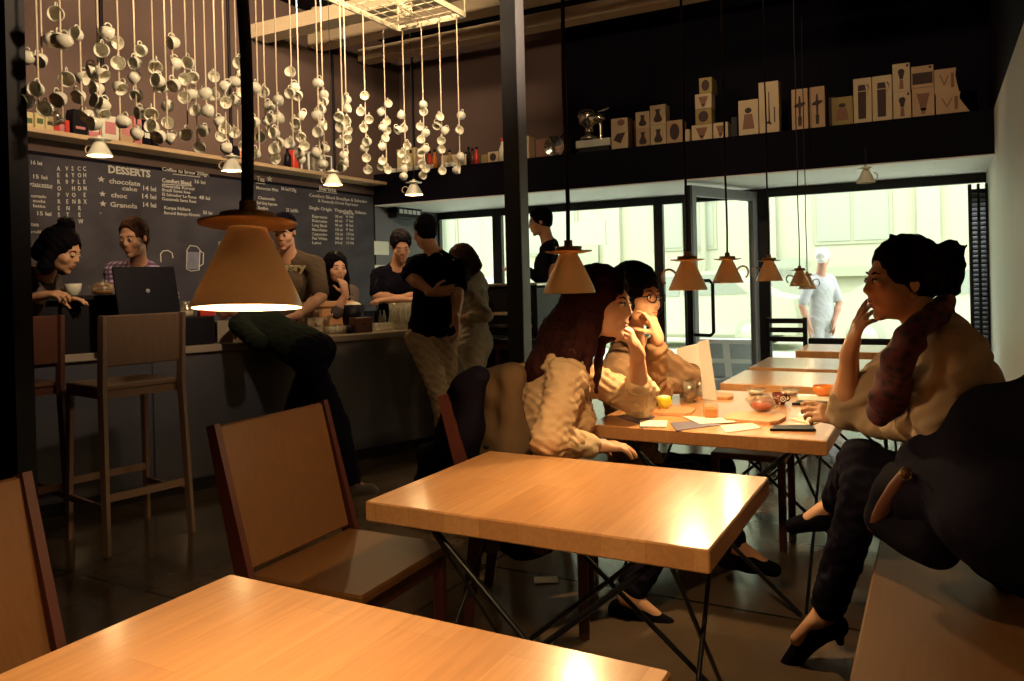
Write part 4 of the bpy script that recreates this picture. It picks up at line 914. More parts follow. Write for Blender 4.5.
# rows of stacked tumblers
q = 0
stk = [(307, .10, 1), (313, .10, 1), (319, .10, 1), (312, .2, 2), (320, .2, 2), (328, .2, 1), (306, .3, 3), (316, .3, 3), (326, .3, 2), (333, .12, 1), (340, .12, 1), (345.5, .12, 1), (337, .25, 1), (372, .14, 1), (378, .14, 1), (384, .14, 1), (389, .14, 1)]
lv = ['bottom', 'middle', 'top']
for i, (px, e, n) in enumerate(stk):
    for k in range(n):
        t = empty('glass_tumbler', con(px, e, CT+k*.062)); place_ = 'left of the dark carton' if px < 350 else 'right of the dark carton'
        row = {.10: 'front', .12: 'front', .14: 'front', .2: 'middle', .25: 'middle', .3: 'back'}[e]
        tag(t, 'clear tumbler on the counter %s, %s row, %s level, %s along' % (place_, row, lv[k], ordn(sum(1 for s in stk[:i] if s[1] == e)+1)), 'glass', 'tumblers stacked on the counter')
        tumbler(t, (0, 0, 0), .030, .060)
t = put('serving_tray', 325, .38, CT+.19, 'wooden tray with a rim above the stacked tumblers', 'tray'); MB().box((0, 0, .02), (.11, .20, .02), None, .006).build('tray_body', 'board', t)
MB().box((0, 0, -.095), (.09, .18, .095)).build('tray_stand', 'board', t)
t = put('dark_carton', 361, .12, CT, 'square dark brown carton with a round hole on the counter', 'box'); MB().box((0, 0, .055), (.05, .07, .055), None, .003).build('carton', 'leather', t)
MB().lathe([(0, 0), (.009, 0), (.009, .003), (0, .003)], (.0505, 0, .06), 14, Matrix.Rotation(PI/2, 3, 'Y')).build('round_mark', 'black', t)
t = put('black_mug', 349.5, .10, CT, 'small black cup left of the dark brown carton', 'cup'); MB().lathe([(0, 0), (.022, 0), (.026, .055), (.023, .055), (.02, .006), (0, .006)], (0, 0, 0), 16).build('cup_body', 'navy', t); MB().tube([(0, .025+.012*math.sin(k*PI/6), .03+.014*math.cos(k*PI/6)) for k in range(7)], .003, 6).build('handle', 'navy', t)
t = put('ice_bucket', 352, .30, CT, 'black bucket holding a pale mound between barista and woman', 'bucket')
MB().lathe([(0, 0), (.075, 0), (.098, .16), (.092, .16), (.072, .01), (0, .01)], (0, 0, .04), 26).build('bucket_body', 'navy', t); MB().lathe([(0, 0), (.05, 0), (.04, .04), (0, .04)], (0, 0, 0), 20).build('foot', 'navy', t)
MB().ball((0, 0, .19), (.075, .075, .035), 20, 10).build('pale_mound', 'foam', t); MB().tube([(0, -.09, .18), (0, -.02, .26), (.01, .02, .27)], .008, 8).build('scoop', 'steel', t)
for i, (px, e, h) in enumerate(((393, .20, .20), (399, .14, .20), (404, .22, .20), (409, .15, .20), (413, .24, .20))):
    t = put('glass_carafe', px, e, CT, 'tall clear carafe in the cluster beside the khaki man, %s from the left' % nm[i], 'carafe'); t['group'] = 'carafes at the counter end'
    MB().lathe([(0, 0), (.036, 0), (.040, .05), (.026, .10), (.023, .14), (.030, .20), (.028, .20), (.021, .14), (.024, .10), (.037, .05), (.033, .005), (0, .005)], (0, 0, 0), 20).build('glass_body', 'clear', t)
    MB().lathe([(0, .006), (.033, .006), (.036, .05), (.030, .08), (0, .08)], (0, 0, 0), 16).build('water', 'clear', t)
for px, lab in ((376, 'slim dark bottle behind the counter left of the bartender'), (380.5, 'slim green-footed bottle beside the slim dark bottle'), (384.5, 'third slim bottle next to the bartender arm')):
    t = put('slim_bottle', px, .45, CT, lab, 'bottle'); MB().lathe([(0, 0), (.014, 0), (.014, .09), (.006, .12), (.006, .14), (0, .14)], (0, 0, 0), 12).build('glass_body', 'car_glass' if px > 378 else 'navy', t); MB().lathe([(0, .002), (.0145, .002), (.0145, .025), (0, .025)], (0, 0, 0), 12).build('label', 'green', t)
# espresso machine at the far end (right of the column)
em = empty('espresso_machine', P(517, 310, 6.6)); em.location.z = .80; tag(em, 'black and chrome espresso machine behind the column at the counter end', 'coffee machine')
MB().box((0, 0, .22), (.30, .24, .20), None, .02).build('body', 'black', em)
for z_ in (.10, .20): MB().box((0, -.245, z_), (.27, .012, .014)).build('chrome_rail', 'steel', em)
MB().box((0, 0, .43), (.32, .26, .012), None, .005).build('cup_warmer', 'steel', em)
for x_ in (-.15, .15): MB().lathe([(0, 0), (.035, 0), (.035, .05), (0, .05)], (x_, -.27, .25), 16).build('group_head', 'steel', em)
for x_ in (-.15, .15): MB().tube([(x_, -.27, .26), (x_, -.42, .25)], .014, 8).build('portafilter_handle', 'navy', em)
mc = empty('machine_cabinet', (em.location.x, em.location.y, 0)); tag(mc, 'dark cabinet under the espresso machine behind the column', 'cabinet')
MB().b2(-.5, .45, -.3, .3, 0, .76, .005).build('cabinet_body', 'leather', mc); MB().b2(-.52, .47, -.32, .32, .76, .80, .004).build('cabinet_top', 'black', mc)
for x_ in (-.26, .22): MB().b2(x_-.22, x_+.22, -.312, -.30, .06, .72, .003).build('door', 'black', mc)
# ================================================================== ON THE CROWDED TABLE
TZ = .675
def on(name, px, py, lab, cat, rz=0): t = empty(name, Z(px, py, TZ+.001), rz); tag(t, lab, cat); return t
def board(px, py, lx, ly, lab, rz=0):
    t = on('serving_board', px, py, lab, 'board', rz); pts = [(-lx, -ly*.6), (-lx*.8, -ly), (lx*.8, -ly), (lx, -ly*.6), (lx, ly*.6), (lx*.8, ly), (-lx*.8, ly), (-lx, ly*.6)]
    MB().prism(pts, .012, (0, 0, .006), (1, 0, 0), (0, 1, 0)).build('board_body', 'board', t); return t
board(667, 412, .115, .085, 'wooden board under the yellow cup', .1)
board(755, 419, .11, .10, 'wooden board under the red glass teapot', -.1)
board(712, 397, .10, .07, 'thin wooden board behind the tall glasses', .2)
t = on('yellow_cup', 664, 411, 'yellow espresso cup topped with milk foam', 'cup'); t.location.z += .012
MB().lathe([(0, 0), (.017, 0), (.027, .016), (.032, .040), (.031, .052), (.029, .052), (.029, .040), (.024, .018), (0, .006)], (0, 0, 0), 26).build('cup_body', 'yellow', t)
MB().ball((0, 0, .050), (.0295, .0295, .008), 20, 8).build('milk_foam', 'foam', t)
MB().tube([Vector((.7, .2, 0))*(.032+.014*math.sin(k*PI/7))+Vector((0, 0, .030+.012*math.cos(k*PI/7))) for k in range(8)], .0035, 8).build('handle', 'yellow', t)
MB().tube([(-.01, -.01, .05), (-.035, -.02, .085)], .002, 6).build('spoon', 'steel', t)
t = on('wide_glass', 700, 398, 'tall clear water glass, left of the two, near the tan cardigan', 'glass'); tumbler(t, (0, 0, 0), .035, .105, .3, 'clear')
t = on('wide_glass', 690, 402, 'tall clear water glass standing in front of its twin', 'glass'); tumbler(t, (0, 0, 0), .032, .10)
t = on('amber_tumbler', 711, 418, 'small square tumbler of amber drink on the crowded table', 'glass', .2)
MB().box((0, 0, .032), (.030, .030, .032), None, .006).build('glass_body', 'clear', t); MB().box((0, 0, .024), (.026, .026, .020), None, .005).build('drink', 'amber', t)
t = on('red_teapot', 763, 414, 'round glass teapot of red tea on the wooden board', 'teapot'); t.location.z += .013
MB().lathe([(0, 0), (.030, .0), (.052, .020), (.050, .045), (.030, .062), (.028, .062), (.048, .044), (.050, .020), (.029, .003)], (0, 0, 0), 26).build('glass_body', 'clear', t)
MB().lathe([(0, .004), (.028, .004), (.046, .022), (.046, .036), (0, .036)], (0, 0, 0), 24).build('red_tea', 'red_tea', t)
MB().tube([Vector((CR.x, CR.y, 0))*(.046+.026*math.sin(k*PI/8))+Vector((0, 0, .034+.022*math.cos(k*PI/8))) for k in range(9)], .004, 8).build('handle', 'clear', t)
MB().tube([-Vector((CR.x, CR.y, 0))*.045+Vector((0, 0, .025)), -Vector((CR.x, CR.y, 0))*.072+Vector((0, 0, .055))], [.009, .006], 8).build('spout', 'clear', t)
for px, py, lab in ((756, 394.5, 'low clear glass bowl at the back of the crowded table, left one'), (790, 394.5, 'low clear glass bowl at the back of the crowded table, right one')):
    t = on('glass_bowl', px, py, lab, 'bowl'); MB().lathe([(0, 0), (.030, 0), (.048, .030), (.046, .030), (.028, .004), (0, .004)], (0, 0, 0), 22).build('bowl_body', 'clear', t)
    MB().lathe([(0, .005), (.028, .005), (.036, .014), (0, .014)], (0, 0, 0), 20).build('contents', 'foam', t)
t = on('espresso_cup', 780, 404, 'dark red cup with a pale ring emblem and white rim', 'cup')
MB().lathe([(0, 0), (.020, 0), (.030, .020), (.034, .050), (.031, .050), (.027, .020), (0, .006)], (0, 0, 0), 24).build('cup_body', 'brown_cup', t)
Rf = Matrix((CR, CU, -CF)).transposed()
n2 = Vector((-CF.x, -CF.y, 0)).normalized(); RR = Matrix((Vector((CR.x, CR.y, 0)).normalized(), Vector((0, 0, 1)), n2)).transposed()
MB().lathe([(.009, 0), (.013, 0), (.013, .0025), (.009, .0025)], n2*.030+Vector((.004, 0, .028)), 22, RR, False, True).build('ring_emblem', 'paper', t)
MB().lathe([(0, 0), (.004, 0), (.004, .0025), (0, .0025)], n2*.030+Vector((.004, 0, .028)), 14, RR).build('ring_emblem_dot', 'paper', t)
MB().tube([Vector((CR.x, CR.y, 0))*(.030+.016*math.sin(k*PI/7))+Vector((0, 0, .027+.013*math.cos(k*PI/7))) for k in range(8)], .0035, 8).build('handle', 'brown_cup', t)
t = on('orange_bowl', 825, 396, 'orange bowl at the right back corner of the crowded table', 'bowl'); MB().lathe([(0, 0), (.034, 0), (.052, .022), (.056, .050), (.053, .050), (.048, .022), (0, .006)], (0, 0, 0), 28).build('bowl_body', 'orange', t)
MB().lathe([(0, .036), (.050, .036), (0, .038)], (0, 0, 0), 24).build('contents', 'foam', t)
def flat(name, c4, lab, cat, m, th=.003, extra=None, dz=0):
    pts = [Z(a, b, TZ+.001) for a, b in c4]; o = pts[0].copy(); t = empty(name, o+Vector((0, 0, dz))); tag(t, lab, cat)
    MB().prism([((p-o).x, (p-o).y) for p in pts], th, (0, 0, th/2), (1, 0, 0), (0, 1, 0)).build(name+'_body', m, t); return t
flat('magazine', [(617, 417), (637, 412), (655, 417), (640, 424)], 'dark blue-grey leaflet at the left end of the crowded table', 'leaflet', 'cards', .004)
t = flat('folded_menu', [(640, 421), (668, 422), (666, 428), (640, 427.5)], 'white folded card beside the blue-grey leaflet', 'menu', 'paper', .006)
flat('paper_napkin', [(670, 423), (700, 421), (722, 425), (676, 431)], 'pale flat napkin at the front edge of the crowded table', 'napkin', 'cards', .002)
flat('paper_sheet', [(682, 417), (722, 419), (738, 423), (700, 425)], 'white paper sheet in front of the amber tumbler', 'paper', 'paper', .002, dz=.003)
flat('paper_flyer', [(720, 426), (752, 423), (762, 428), (726, 433)], 'glossy white flyer with a pink corner at the table front', 'flyer', 'paper', .002)
t = flat('mobile_phone', [(770, 431), (775, 427), (812, 427), (816, 431.5)], 'black phone lying at the front right of the crowded table', 'phone', 'navy', .009)
flat('notebook', [(790, 419), (806, 414.5), (830, 417), (812, 425)], 'white sheet beside the black phone', 'paper', 'paper', .003)
t = flat('tablet', [(792, 405), (800, 402.5), (846, 404.5), (842, 407)], 'thin black tablet lying behind the hand with the bracelet', 'tablet', 'navy', .010)
flat('white_card', [(796, 400), (812, 396), (846, 398), (838, 402)], 'white card on the far side of the thin black tablet', 'card', 'paper', .003)
# white folded menu card standing by the door, and glossy stand outside
t = empty('menu_card', P(680, 386, 3.88)); t.location.z = .676; tag(t, 'tall white folded menu card standing beside the woman in glasses', 'menu')
for s_, nm_, pts in ((-1, 'front_leaf', [(.0, 0), (.13, 0), (.115, .27), (-.01, .24)]), (1, 'back_leaf', [(.125, 0), (.20, 0), (.16, .29), (.105, .275)])):
    MB().prism(pts, .008, Vector((0, s_*.012, 0)), (.96, .28*(-s_), 0), (0, 0, 1)).build(nm_, 'soffit', t)
t = empty('street_stall', P(728, 360, 8.9)); t.location.z = -.12; tag(t, 'glossy slanted display stand with dark photos outside the open door', 'stand')
Rt = Matrix.Rotation(math.radians(18), 3, 'X')
MB().box((0, 0, .42), (.36, .02, .26), Rt, .004).build('panel', 'soffit', t)
for i in range(2):
    for k in range(2): MB().box(Rt@Vector((-.17+.34*k, -.024, -.12+.24*i))+Vector((0, 0, .42)), (.13, .004, .09), Rt).build('photo', 'cards', t)
for x_ in (-.3, .3): MB().tube([(x_, -.06, .66), (x_, .34, 0)], .015, 8).build('prop_leg', 'frame_grey', t); MB().tube([(x_, .08, .2), (x_, -.10, 0)], .015, 8).build('front_leg', 'frame_grey', t)
# tag left of chairs: folded paper under the second table
t = empty('floor_leaflet', Z(546, 580, .003)); tag(t, 'white leaflet lying on the floor below the second table', 'leaflet'); MB().box((0, 0, .001), (.05, .035, .001), Matrix.Rotation(.5, 3, 'Z')).build('sheet', 'paper', t)
# ================================================================== PEOPLE
V = Vector
def sdf_mesh(prims, h, fold=0, fk=(62, 88, 54), seed=0):
    """one smooth closed surface round blended tapered limbs and ellipsoids"""
    lo = np.full(3, 1e9); hi = -lo
    for p in prims:
        if p[0] == 'c': r = max(p[3], p[4]); pts = [p[1], p[2]]
        elif p[0] == 'e': r = max(p[3]); pts = [p[1]]
        else: continue
        for q in pts: q = np.array(q); lo = np.minimum(lo, q-r); hi = np.maximum(hi, q+r)
    lo -= .012+3*h; hi += .012+3*h
    n = np.ceil((hi-lo)/h).astype(int)+1; D = np.full(n, 1.0, np.float32)
    for p in prims:
        kk = p[-1]
        if p[0] == 'c': r = max(p[3], p[4]); q = np.array([p[1], p[2]])
        else: r = max(p[3]); q = np.array([p[1]])
        m_ = r+kk+3*h
        i0 = np.maximum(np.floor((q.min(0)-m_-lo)/h).astype(int), 0); i1 = np.minimum(np.ceil((q.max(0)+m_-lo)/h).astype(int)+1, n)
        if (i1 <= i0).any(): continue
        ax = [((np.arange(i0[k], i1[k])*h+lo[k])).astype(np.float32) for k in range(3)]
        Xg, Yg, Zg = ax[0][:, None, None], ax[1][None, :, None], ax[2][None, None, :]
        if p[0] == 'c':
            a = np.array(p[1], np.float32); b = np.array(p[2], np.float32); ba = b-a; L2 = float(ba@ba)+1e-9
            t = np.clip(((Xg-a[0])*ba[0]+(Yg-a[1])*ba[1]+(Zg-a[2])*ba[2])/L2, 0, 1)
            d = np.sqrt((Xg-a[0]-t*ba[0])**2+(Yg-a[1]-t*ba[1])**2+(Zg-a[2]-t*ba[2])**2)-(p[3]+(p[4]-p[3])*t)
        else:
            c = p[1]; R = np.array(p[2]); rr = p[3]; dx, dy, dz = Xg-c[0], Yg-c[1], Zg-c[2]
            u = [(R[0, k]*dx+R[1, k]*dy+R[2, k]*dz)/rr[k] for k in range(3)]
            k0 = np.sqrt(u[0]**2+u[1]**2+u[2]**2); k1 = np.sqrt((u[0]/rr[0])**2+(u[1]/rr[1])**2+(u[2]/rr[2])**2)+1e-6
            d = k0*(k0-1)/k1
        S = D[i0[0]:i1[0], i0[1]:i1[1], i0[2]:i1[2]]
        if p[0] == 'e-': d = -d; hh = np.maximum(kk-np.abs(S-d), 0)/kk; S[...] = np.maximum(S, d)+hh*hh*kk*.25
        else: hh = np.maximum(kk-np.abs(S-d), 0)/kk; S[...] = np.minimum(S, d)-hh*hh*kk*.25
    if fold:
        gx, gy, gz = [(np.arange(n[k])*h+lo[k]+seed*.37).astype(np.float32) for k in range(3)]
        gx, gy, gz = gx[:, None, None], gy[None, :, None], gz[None, None, :]
        w = np.sin(gx*fk[0]+2.1*np.sin(gz*fk[2]*.6))*np.sin(gz*fk[1]+1.7*np.sin(gy*fk[0]*.7)+gx*7)+.6*np.sin(gy*fk[1]*1.3+gz*fk[2]*1.6+2*np.sin(gx*13))
        D = D+fold*w.astype(np.float32)
    S = D < 0
    C = S[:-1, :-1, :-1].astype(np.int8)
    for o in ((1, 0, 0), (0, 1, 0), (0, 0, 1), (1, 1, 0), (1, 0, 1), (0, 1, 1), (1, 1, 1)):
        C = C+S[o[0]:n[0]-1+o[0], o[1]:n[1]-1+o[1], o[2]:n[2]-1+o[2]]
    idx = np.argwhere((C > 0) & (C < 8)); ids = np.full(n-1, -1, np.int32); ids[tuple(idx.T)] = np.arange(len(idx))
    acc = np.zeros((len(idx), 3)); cnt = np.zeros(len(idx))
    cs = [(x, y, z) for x in (0, 1) for y in (0, 1) for z in (0, 1)]
    for a in cs:
        for b in cs:
            if a < b and sum(abs(a[k]-b[k]) for k in range(3)) == 1:
                va = D[tuple((idx+a).T)]; vb = D[tuple((idx+b).T)]; cr = (va < 0) != (vb < 0)
                t = np.where(cr, va/np.where(cr, va-vb, 1), 0)
                pos = np.array(a)+t[:, None]*(np.array(b)-np.array(a)); acc += pos*cr[:, None]; cnt += cr
    vs = lo+h*(idx+acc/cnt[:, None])
    fs = []
    for ax in range(3):
        s1 = [slice(None)]*3; s0 = [slice(None)]*3; s1[ax] = slice(1, None); s0[ax] = slice(None, -1)
        df = np.argwhere(S[tuple(s1)] != S[tuple(s0)]); u, v = (ax+1) % 3, (ax+2) % 3
        df = df[(df[:, u] > 0) & (df[:, v] > 0) & (df[:, u] < n[u]-1) & (df[:, v] < n[v]-1)]
        if not len(df): continue
        def cid(du, dv): q = df.copy(); q[:, u] -= du; q[:, v] -= dv; return ids[tuple(q.T)]
        quad = np.stack([cid(1, 1), cid(0, 1), cid(0, 0), cid(1, 0)], 1)
        ins = S[tuple(df.T)]; quad[~ins] = quad[~ins][:, ::-1]; fs.append(quad)
    return vs, np.concatenate(fs)
def obj_sdf(name, prims, h, m, parent=None, fold=0, seed=0, fk=(62, 88, 54), origin=None):
    vs, fs = sdf_mesh(prims, h, fold, fk, seed)
    if origin is not None: vs = vs-np.array(origin)
    me = bpy.data.meshes.new(name); me.vertices.add(len(vs)); me.vertices.foreach_set('co', vs.astype(np.float32).ravel())
    me.loops.add(fs.size); me.loops.foreach_set('vertex_index', fs.ravel().astype(np.int32)); me.polygons.add(len(fs))
    me.polygons.foreach_set('loop_start', np.arange(0, fs.size, 4, dtype=np.int32)); me.polygons.foreach_set('use_smooth', np.ones(len(fs), bool))
    me.update(calc_edges=True); me.validate(); me.materials.append(M[m])
    o = bpy.data.objects.new(name, me); COL.objects.link(o)
    if parent is not None: o.parent = parent
    return o
def c_(a, b, ra, rb, k=.02): return ('c', tuple(a), tuple(b), ra, rb, k)
def e_(c, R, r, k=.02): return ('e', tuple(c), [list(x) for x in R], r, k)
def em_(c, R, r, k=.006): return ('e-', tuple(c), [list(x) for x in R], r, k)
def fr(rt, f):
    """columns right, forward, up"""
    f = V(f).normalized(); rt = V(rt); rt = (rt-f*rt.dot(f)).normalized(); u = rt.cross(f); return Matrix((rt, f, u)).transposed()
def ik(a, b, l1, l2, hint):
    a, b, hint = V(a), V(b), V(hint); d = b-a; L = min(d.length, (l1+l2)*.999); dn = d.normalized()
    x = (l1*l1-l2*l2+L*L)/(2*L); hgt = math.sqrt(max(l1*l1-x*x, 0)); hp = (hint-dn*hint.dot(dn)).normalized(); return a+dn*x+hp*hgt
def hand_prims(w, f, n, right, s=1.0, curl=(.3, .3, .35, .4), thumb=.4, spread=.05, k=.006):
    """w wrist, f along the fingers, n out of the palm"""
    f = V(f).normalized(); n = V(n); n = (n-f*n.dot(f)).normalized(); t = f.cross(n) if right else n.cross(f)
    P_ = []; w = V(w)
    roots = [(.026, .086), (.009, .090), (-.009, .085), (-.025, .076)]; lens = [(.040, .024, .019), (.044, .027, .020), (.040, .025, .019), (.031, .019, .017)]
    for i, (a, b) in enumerate(roots):
        kn = w+t*a*s+f*b*s-n*.002
        P_.append(c_(w+t*a*.45*s+f*.012*s, kn, .0155*s, .0115*s, .012))
        ang = 0; p = kn; dirv = (f+t*(1.5-i)*spread).normalized()
        for j in range(3):
            ang += curl[i]*(1.0 if j else .8); d = (dirv*math.cos(ang)+n*math.sin(ang)).normalized(); q = p+d*lens[i][j]*s
            P_.append(c_(p, q, (.0092-.0009*j)*s, (.0085-.0010*j)*s, .004)); p = q
    b0 = w+t*.016*s+f*.020*s+n*.006*s; d1 = (t*.75+f*.62+n*thumb).normalized(); b1 = b0+d1*.044*s
    d2 = (t*.35+f*.85+n*thumb*1.3).normalized(); b2 = b1+d2*.032*s; b3 = b2+(d2+n*.15-t*.12).normalized()*.025*s
    P_ += [c_(b0, b1, .0150*s, .0115*s, .010), c_(b1, b2, .0108*s, .0095*s, .005), c_(b2, b3, .0096*s, .0080*s, .004)]
    P_.append(c_(w-f*.03*s, w+f*.03*s, .022*s, .022*s, .015))
    return P_
def head_prims(c, R, s=1.0, male=False, k=.014):
    L = lambda x, y, z: V(c)+R@V((x*s, y*s, z*s)); S3 = lambda *r: tuple(a*s for a in r); I = R
    j = 1.12 if male else 1.0
    p = [e_(L(0, -.008, .036), I, S3(.071, .086, .079), k), e_(L(0, .030, -.022), I, S3(.058, .058, .072), k*1.5), e_(L(0, .034, -.072), I, S3(.044*j, .046, .034), k*1.4),
         e_(L(0, .070, -.096), I, S3(.019*j, .016, .014), k), e_(L(0, .072, .026), I, S3(.048, .016, .014), k),
         c_(L(0, .084, .016), L(0, .101, -.018), .0065*s, .0090*s, .010), e_(L(0, .100, -.023), I, S3(.0100, .0100, .0085), .006), e_(L(.010, .090, -.026), I, S3(.0085, .012, .0070), .008), e_(L(-.010, .090, -.026), I, S3(.0085, .012, .0070), .008), e_(L(0, .078, -.012), I, S3(.020, .016, .034), .012), e_(L(0, .078, -.040), I, S3(.024, .015, .020), .012),
         e_(L(0, .082, -.055), I, S3(.026, .012, .018), .010), e_(L(0, .0900, -.0535), I, S3(.020, .0060, .0048), .005), e_(L(0, .0880, -.0645), I, S3(.017, .0065, .0058), .005),
         e_(L(.038, .056, -.026), I, S3(.024, .026, .026), k), e_(L(-.038, .056, -.026), I, S3(.024, .026, .026), k)]
    p += [em_(L(.031, .095, .006), I, S3(.0165, .016, .011), .010), em_(L(-.031, .095, .006), I, S3(.0165, .016, .011), .010), em_(L(0, .102, -.0592), I, S3(.019, .012, .0014), .003)]
    for q in (-1, 1):
        p += [e_(L(q*.071, -.004, -.006), I, S3(.008, .014, .025), .008), em_(L(q*.080, .001, -.004), I, S3(.005, .006, .012), .004),
              e_(L(q*.031, .083, .0065), I, S3(.0135, .0105, .0100), .003)]
    return p
def face_parts(c, R, s, parent, hair='hair_brown', lips='lips', glasses=False, brow=True):
    L = lambda x, y, z: V(c)+R@V((x*s, y*s, z*s))
    for q in (-1, 1):
        MB().ball(L(q*.031, .0850, .0045), (.0128*s, .0105*s, .0060*s), 14, 10, R).build('eye', 'eye_white', parent)
        MB().ball(L(q*.031, .0920, .0045), (.0056*s, .0040*s, .0056*s), 12, 8, R).build('iris', 'iris', parent)
        MB().tube([L(q*.018, .0885, .0100), L(q*.031, .0925, .0118), L(q*.044, .0860, .0080)], .0016*s, 6).build('eyelash', hair, parent)
        if brow: MB().tube([L(q*.014, .0880, .024), L(q*.030, .0880, .0290), L(q*.047, .0770, .023)], [.0024*s, .0030*s, .0012*s], 6).build('eyebrow', hair, parent)
    MB().ball(L(0, .0935, -.0535), (.0185*s, .0042*s, .0034*s), 14, 8, R).build('lip', lips, parent)
    MB().ball(L(0, .0918, -.0648), (.0160*s, .0042*s, .0042*s), 14, 8, R).build('lip', lips, parent)
    if glasses:
        g = MB()
        for q in (-1, 1):
            g.tube([L(q*.032+.022*math.cos(a*PI/10), .108-.010*abs(math.cos(a*PI/10)*1 if q*math.cos(a*PI/10) > 0 else 0), .002+.0165*math.sin(a*PI/10)) for a in range(21)], .0020*s, 6, False)
            g.tube([L(q*.054, .098, .006), L(q*.074, .03, .004), L(q*.076, -.01, .0)], .0018*s, 6)
        g.tube([L(-.010, .108, .005), L(.010, .108, .005)], .002*s, 6); g.build('spectacles', 'black', parent)
def person(name_label, pel, neck, head, rt, face, hup=(0, 0, 1), rth=None, s=1.0, male=False, h=.008, skin='skin',
           armR=None, armL=None, legR=None, legL=None, top=None, bottom=None, shoe='shoe', hairf=None, hair='hair_brown', glasses=False, sleeve=(1.0, 1.0), hs=1.0, faceon=True, topfold=.0022, trfold=.003, shw=None, extra=None, neckline=.045, tt=.012, group=None, tfk=(62, 88, 54)):
    """arm = dict(w=wrist, hint=elbow direction or el=elbow, f, n, curl, thumb); leg = dict(kn, an, toe)"""
    pel, neck, head, rt = V(pel), V(neck), V(head), V(rt).normalized()
    root = empty('person', (pel.x, pel.y, 0)); tag(root, name_label, 'person', group)
    up = (neck-pel).normalized(); L = (neck-pel).length; fw = up.cross(rt).normalized(); rt = fw.cross(up).normalized(); RB = Matrix((rt, fw, up)).transposed()
    rh = V(rth).normalized() if rth is not None else rt
    sw = (shw or (.172 if male else .150))*s; hip = .088*s
    sh = {1: neck+rt*sw-up*.070*s, -1: neck-rt*sw-up*.070*s}
    hp = {1: pel+rh*hip, -1: pel-rh*hip}
    Rh = fr(V(rt) if abs(V(face).normalized().dot(rt)) < .9 else V(face).cross(V(hup)), face)
    fdir = V(face).normalized(); hu = V(hup); hu = (hu-fdir*hu.dot(fdir)).normalized(); Rh = Matrix((fdir.cross(hu), fdir, hu)).transposed()
    B = []; f_ = (1.0 if male else .93)*s
    def torso(t, k=.05, nk=False):
        q = [e_(pel+up*.03*s, RB, (.160*s+t, .112*s+t, .115*s+t), k), e_(pel+up*L*.38, RB, ((.146 if male else .126)*f_+t, (.100 if male else .092)*s+t, .15*s+t), k), e_(pel+up*L*.68+fw*.005, RB, (.150*f_+t, .105*s+t, .16*s+t), k),
             c_(sh[1].lerp(neck, .2), sh[-1].lerp(neck, .2), .050*f_+t*.7, .050*f_+t*.7, k), c_(neck-fw*.02*s, sh[1], .046*f_+t*.3, .046*f_+t*.3, k), c_(neck-fw*.02*s, sh[-1], .046*f_+t*.3, .046*f_+t*.3, k), e_(neck-up*.04*s-fw*.02*s, RB, (.085*s+t, .05*s+t, .045*s+t), k)]
        if not male:
            for q_ in (-1, 1): q.append(e_(pel+up*L*.66+fw*.085*s+rt*q_*.068*s, RB, (.055*s+t*.6, .050*s+t*.6, .055*s+t*.6), .03))
        else: q.append(e_(pel+up*L*.72+fw*.05*s, RB, (.125*s+t, .06*s+t, .10*s+t), .04))
        return q
    B += torso(0)
    B += [c_(neck-up*.03*s, head-V(Rh.col[2])*.055*s-V(Rh.col[1])*.022*s, (.058 if male else .050)*s, (.054 if male else .046)*s, .02)]
    B += head_prims(head, Rh, s*hs, male)
    arms = {}
    ul, fl = (.30*s, .265*s) if male else (.275*s, .24*s)
    for q, A in ((1, armR), (-1, armL)):
        if A is None: continue
        w = V(A['w']); el = V(A['el']) if 'el' in A else ik(sh[q], w, ul, fl, A['hint']); arms[q] = (el, w, A)
        B += [c_(sh[q], el, .047*f_, .037*f_, .03), c_(el, el.lerp(w, .35), .038*f_, .040*f_, .02), c_(el.lerp(w, .35), w, .040*f_, .0255*f_, .02)]
        fdh = V(A.get('f', (w-el))); B += hand_prims(w+(w-el).normalized()*.01, fdh, A.get('n', (0, 0, -1)), q == 1, s*(1.0 if male else .93)*A.get('hs', 1), A.get('curl', (.3, .32, .36, .42)), A.get('thumb', .4), A.get('spread', .05))
    legs = {}
    for q, A in ((1, legR), (-1, legL)):
        if A is None: continue
        kn, an = V(A['kn']), V(A['an']); toe = V(A['toe']).normalized(); legs[q] = (kn, an, toe)
        B += [c_(hp[q], kn, .082*f_, .054*f_, .04), c_(kn, kn.lerp(an, .35), .052*f_, .053*f_, .02), c_(kn.lerp(an, .35), an, .053*f_, .034*f_, .02), c_(an, an-V((0, 0, 1))*.052*s+toe*.10*s, .033*s, .022*s, .02)]
    body = obj_sdf('body', B, h, skin, root, 0, 0, origin=root.location)
    T = -V(root.location)
    sub = lambda o: None
    # clothes
    if top:
        q = torso(tt, .045)
        if male: q.append(e_(pel+up*.10*s, RB, (.150*s+tt, .112*s+tt, .15*s), .04))
        for sd, (el, w, A) in arms.items():
            sl = sleeve[0 if sd == 1 else 1]
            if sl <= .5: q += [c_(sh[sd], sh[sd].lerp(el, min(1, sl*2)), .050*f_+tt, .046*f_+tt*1.3, .03)]
            else:
                e2 = el.lerp(w, (sl-.5)*2*.97); q += [c_(sh[sd], el, .048*f_+tt, .040*f_+tt, .03), c_(el, e2, .040*f_+tt, (.044-.016*(sl-.5)*2)*f_+tt*.8, .02)]
        obj_sdf('top', q, h, top, root, topfold, hash(name_label) % 7 if False else len(name_label) % 7, fk=tfk, origin=root.location)
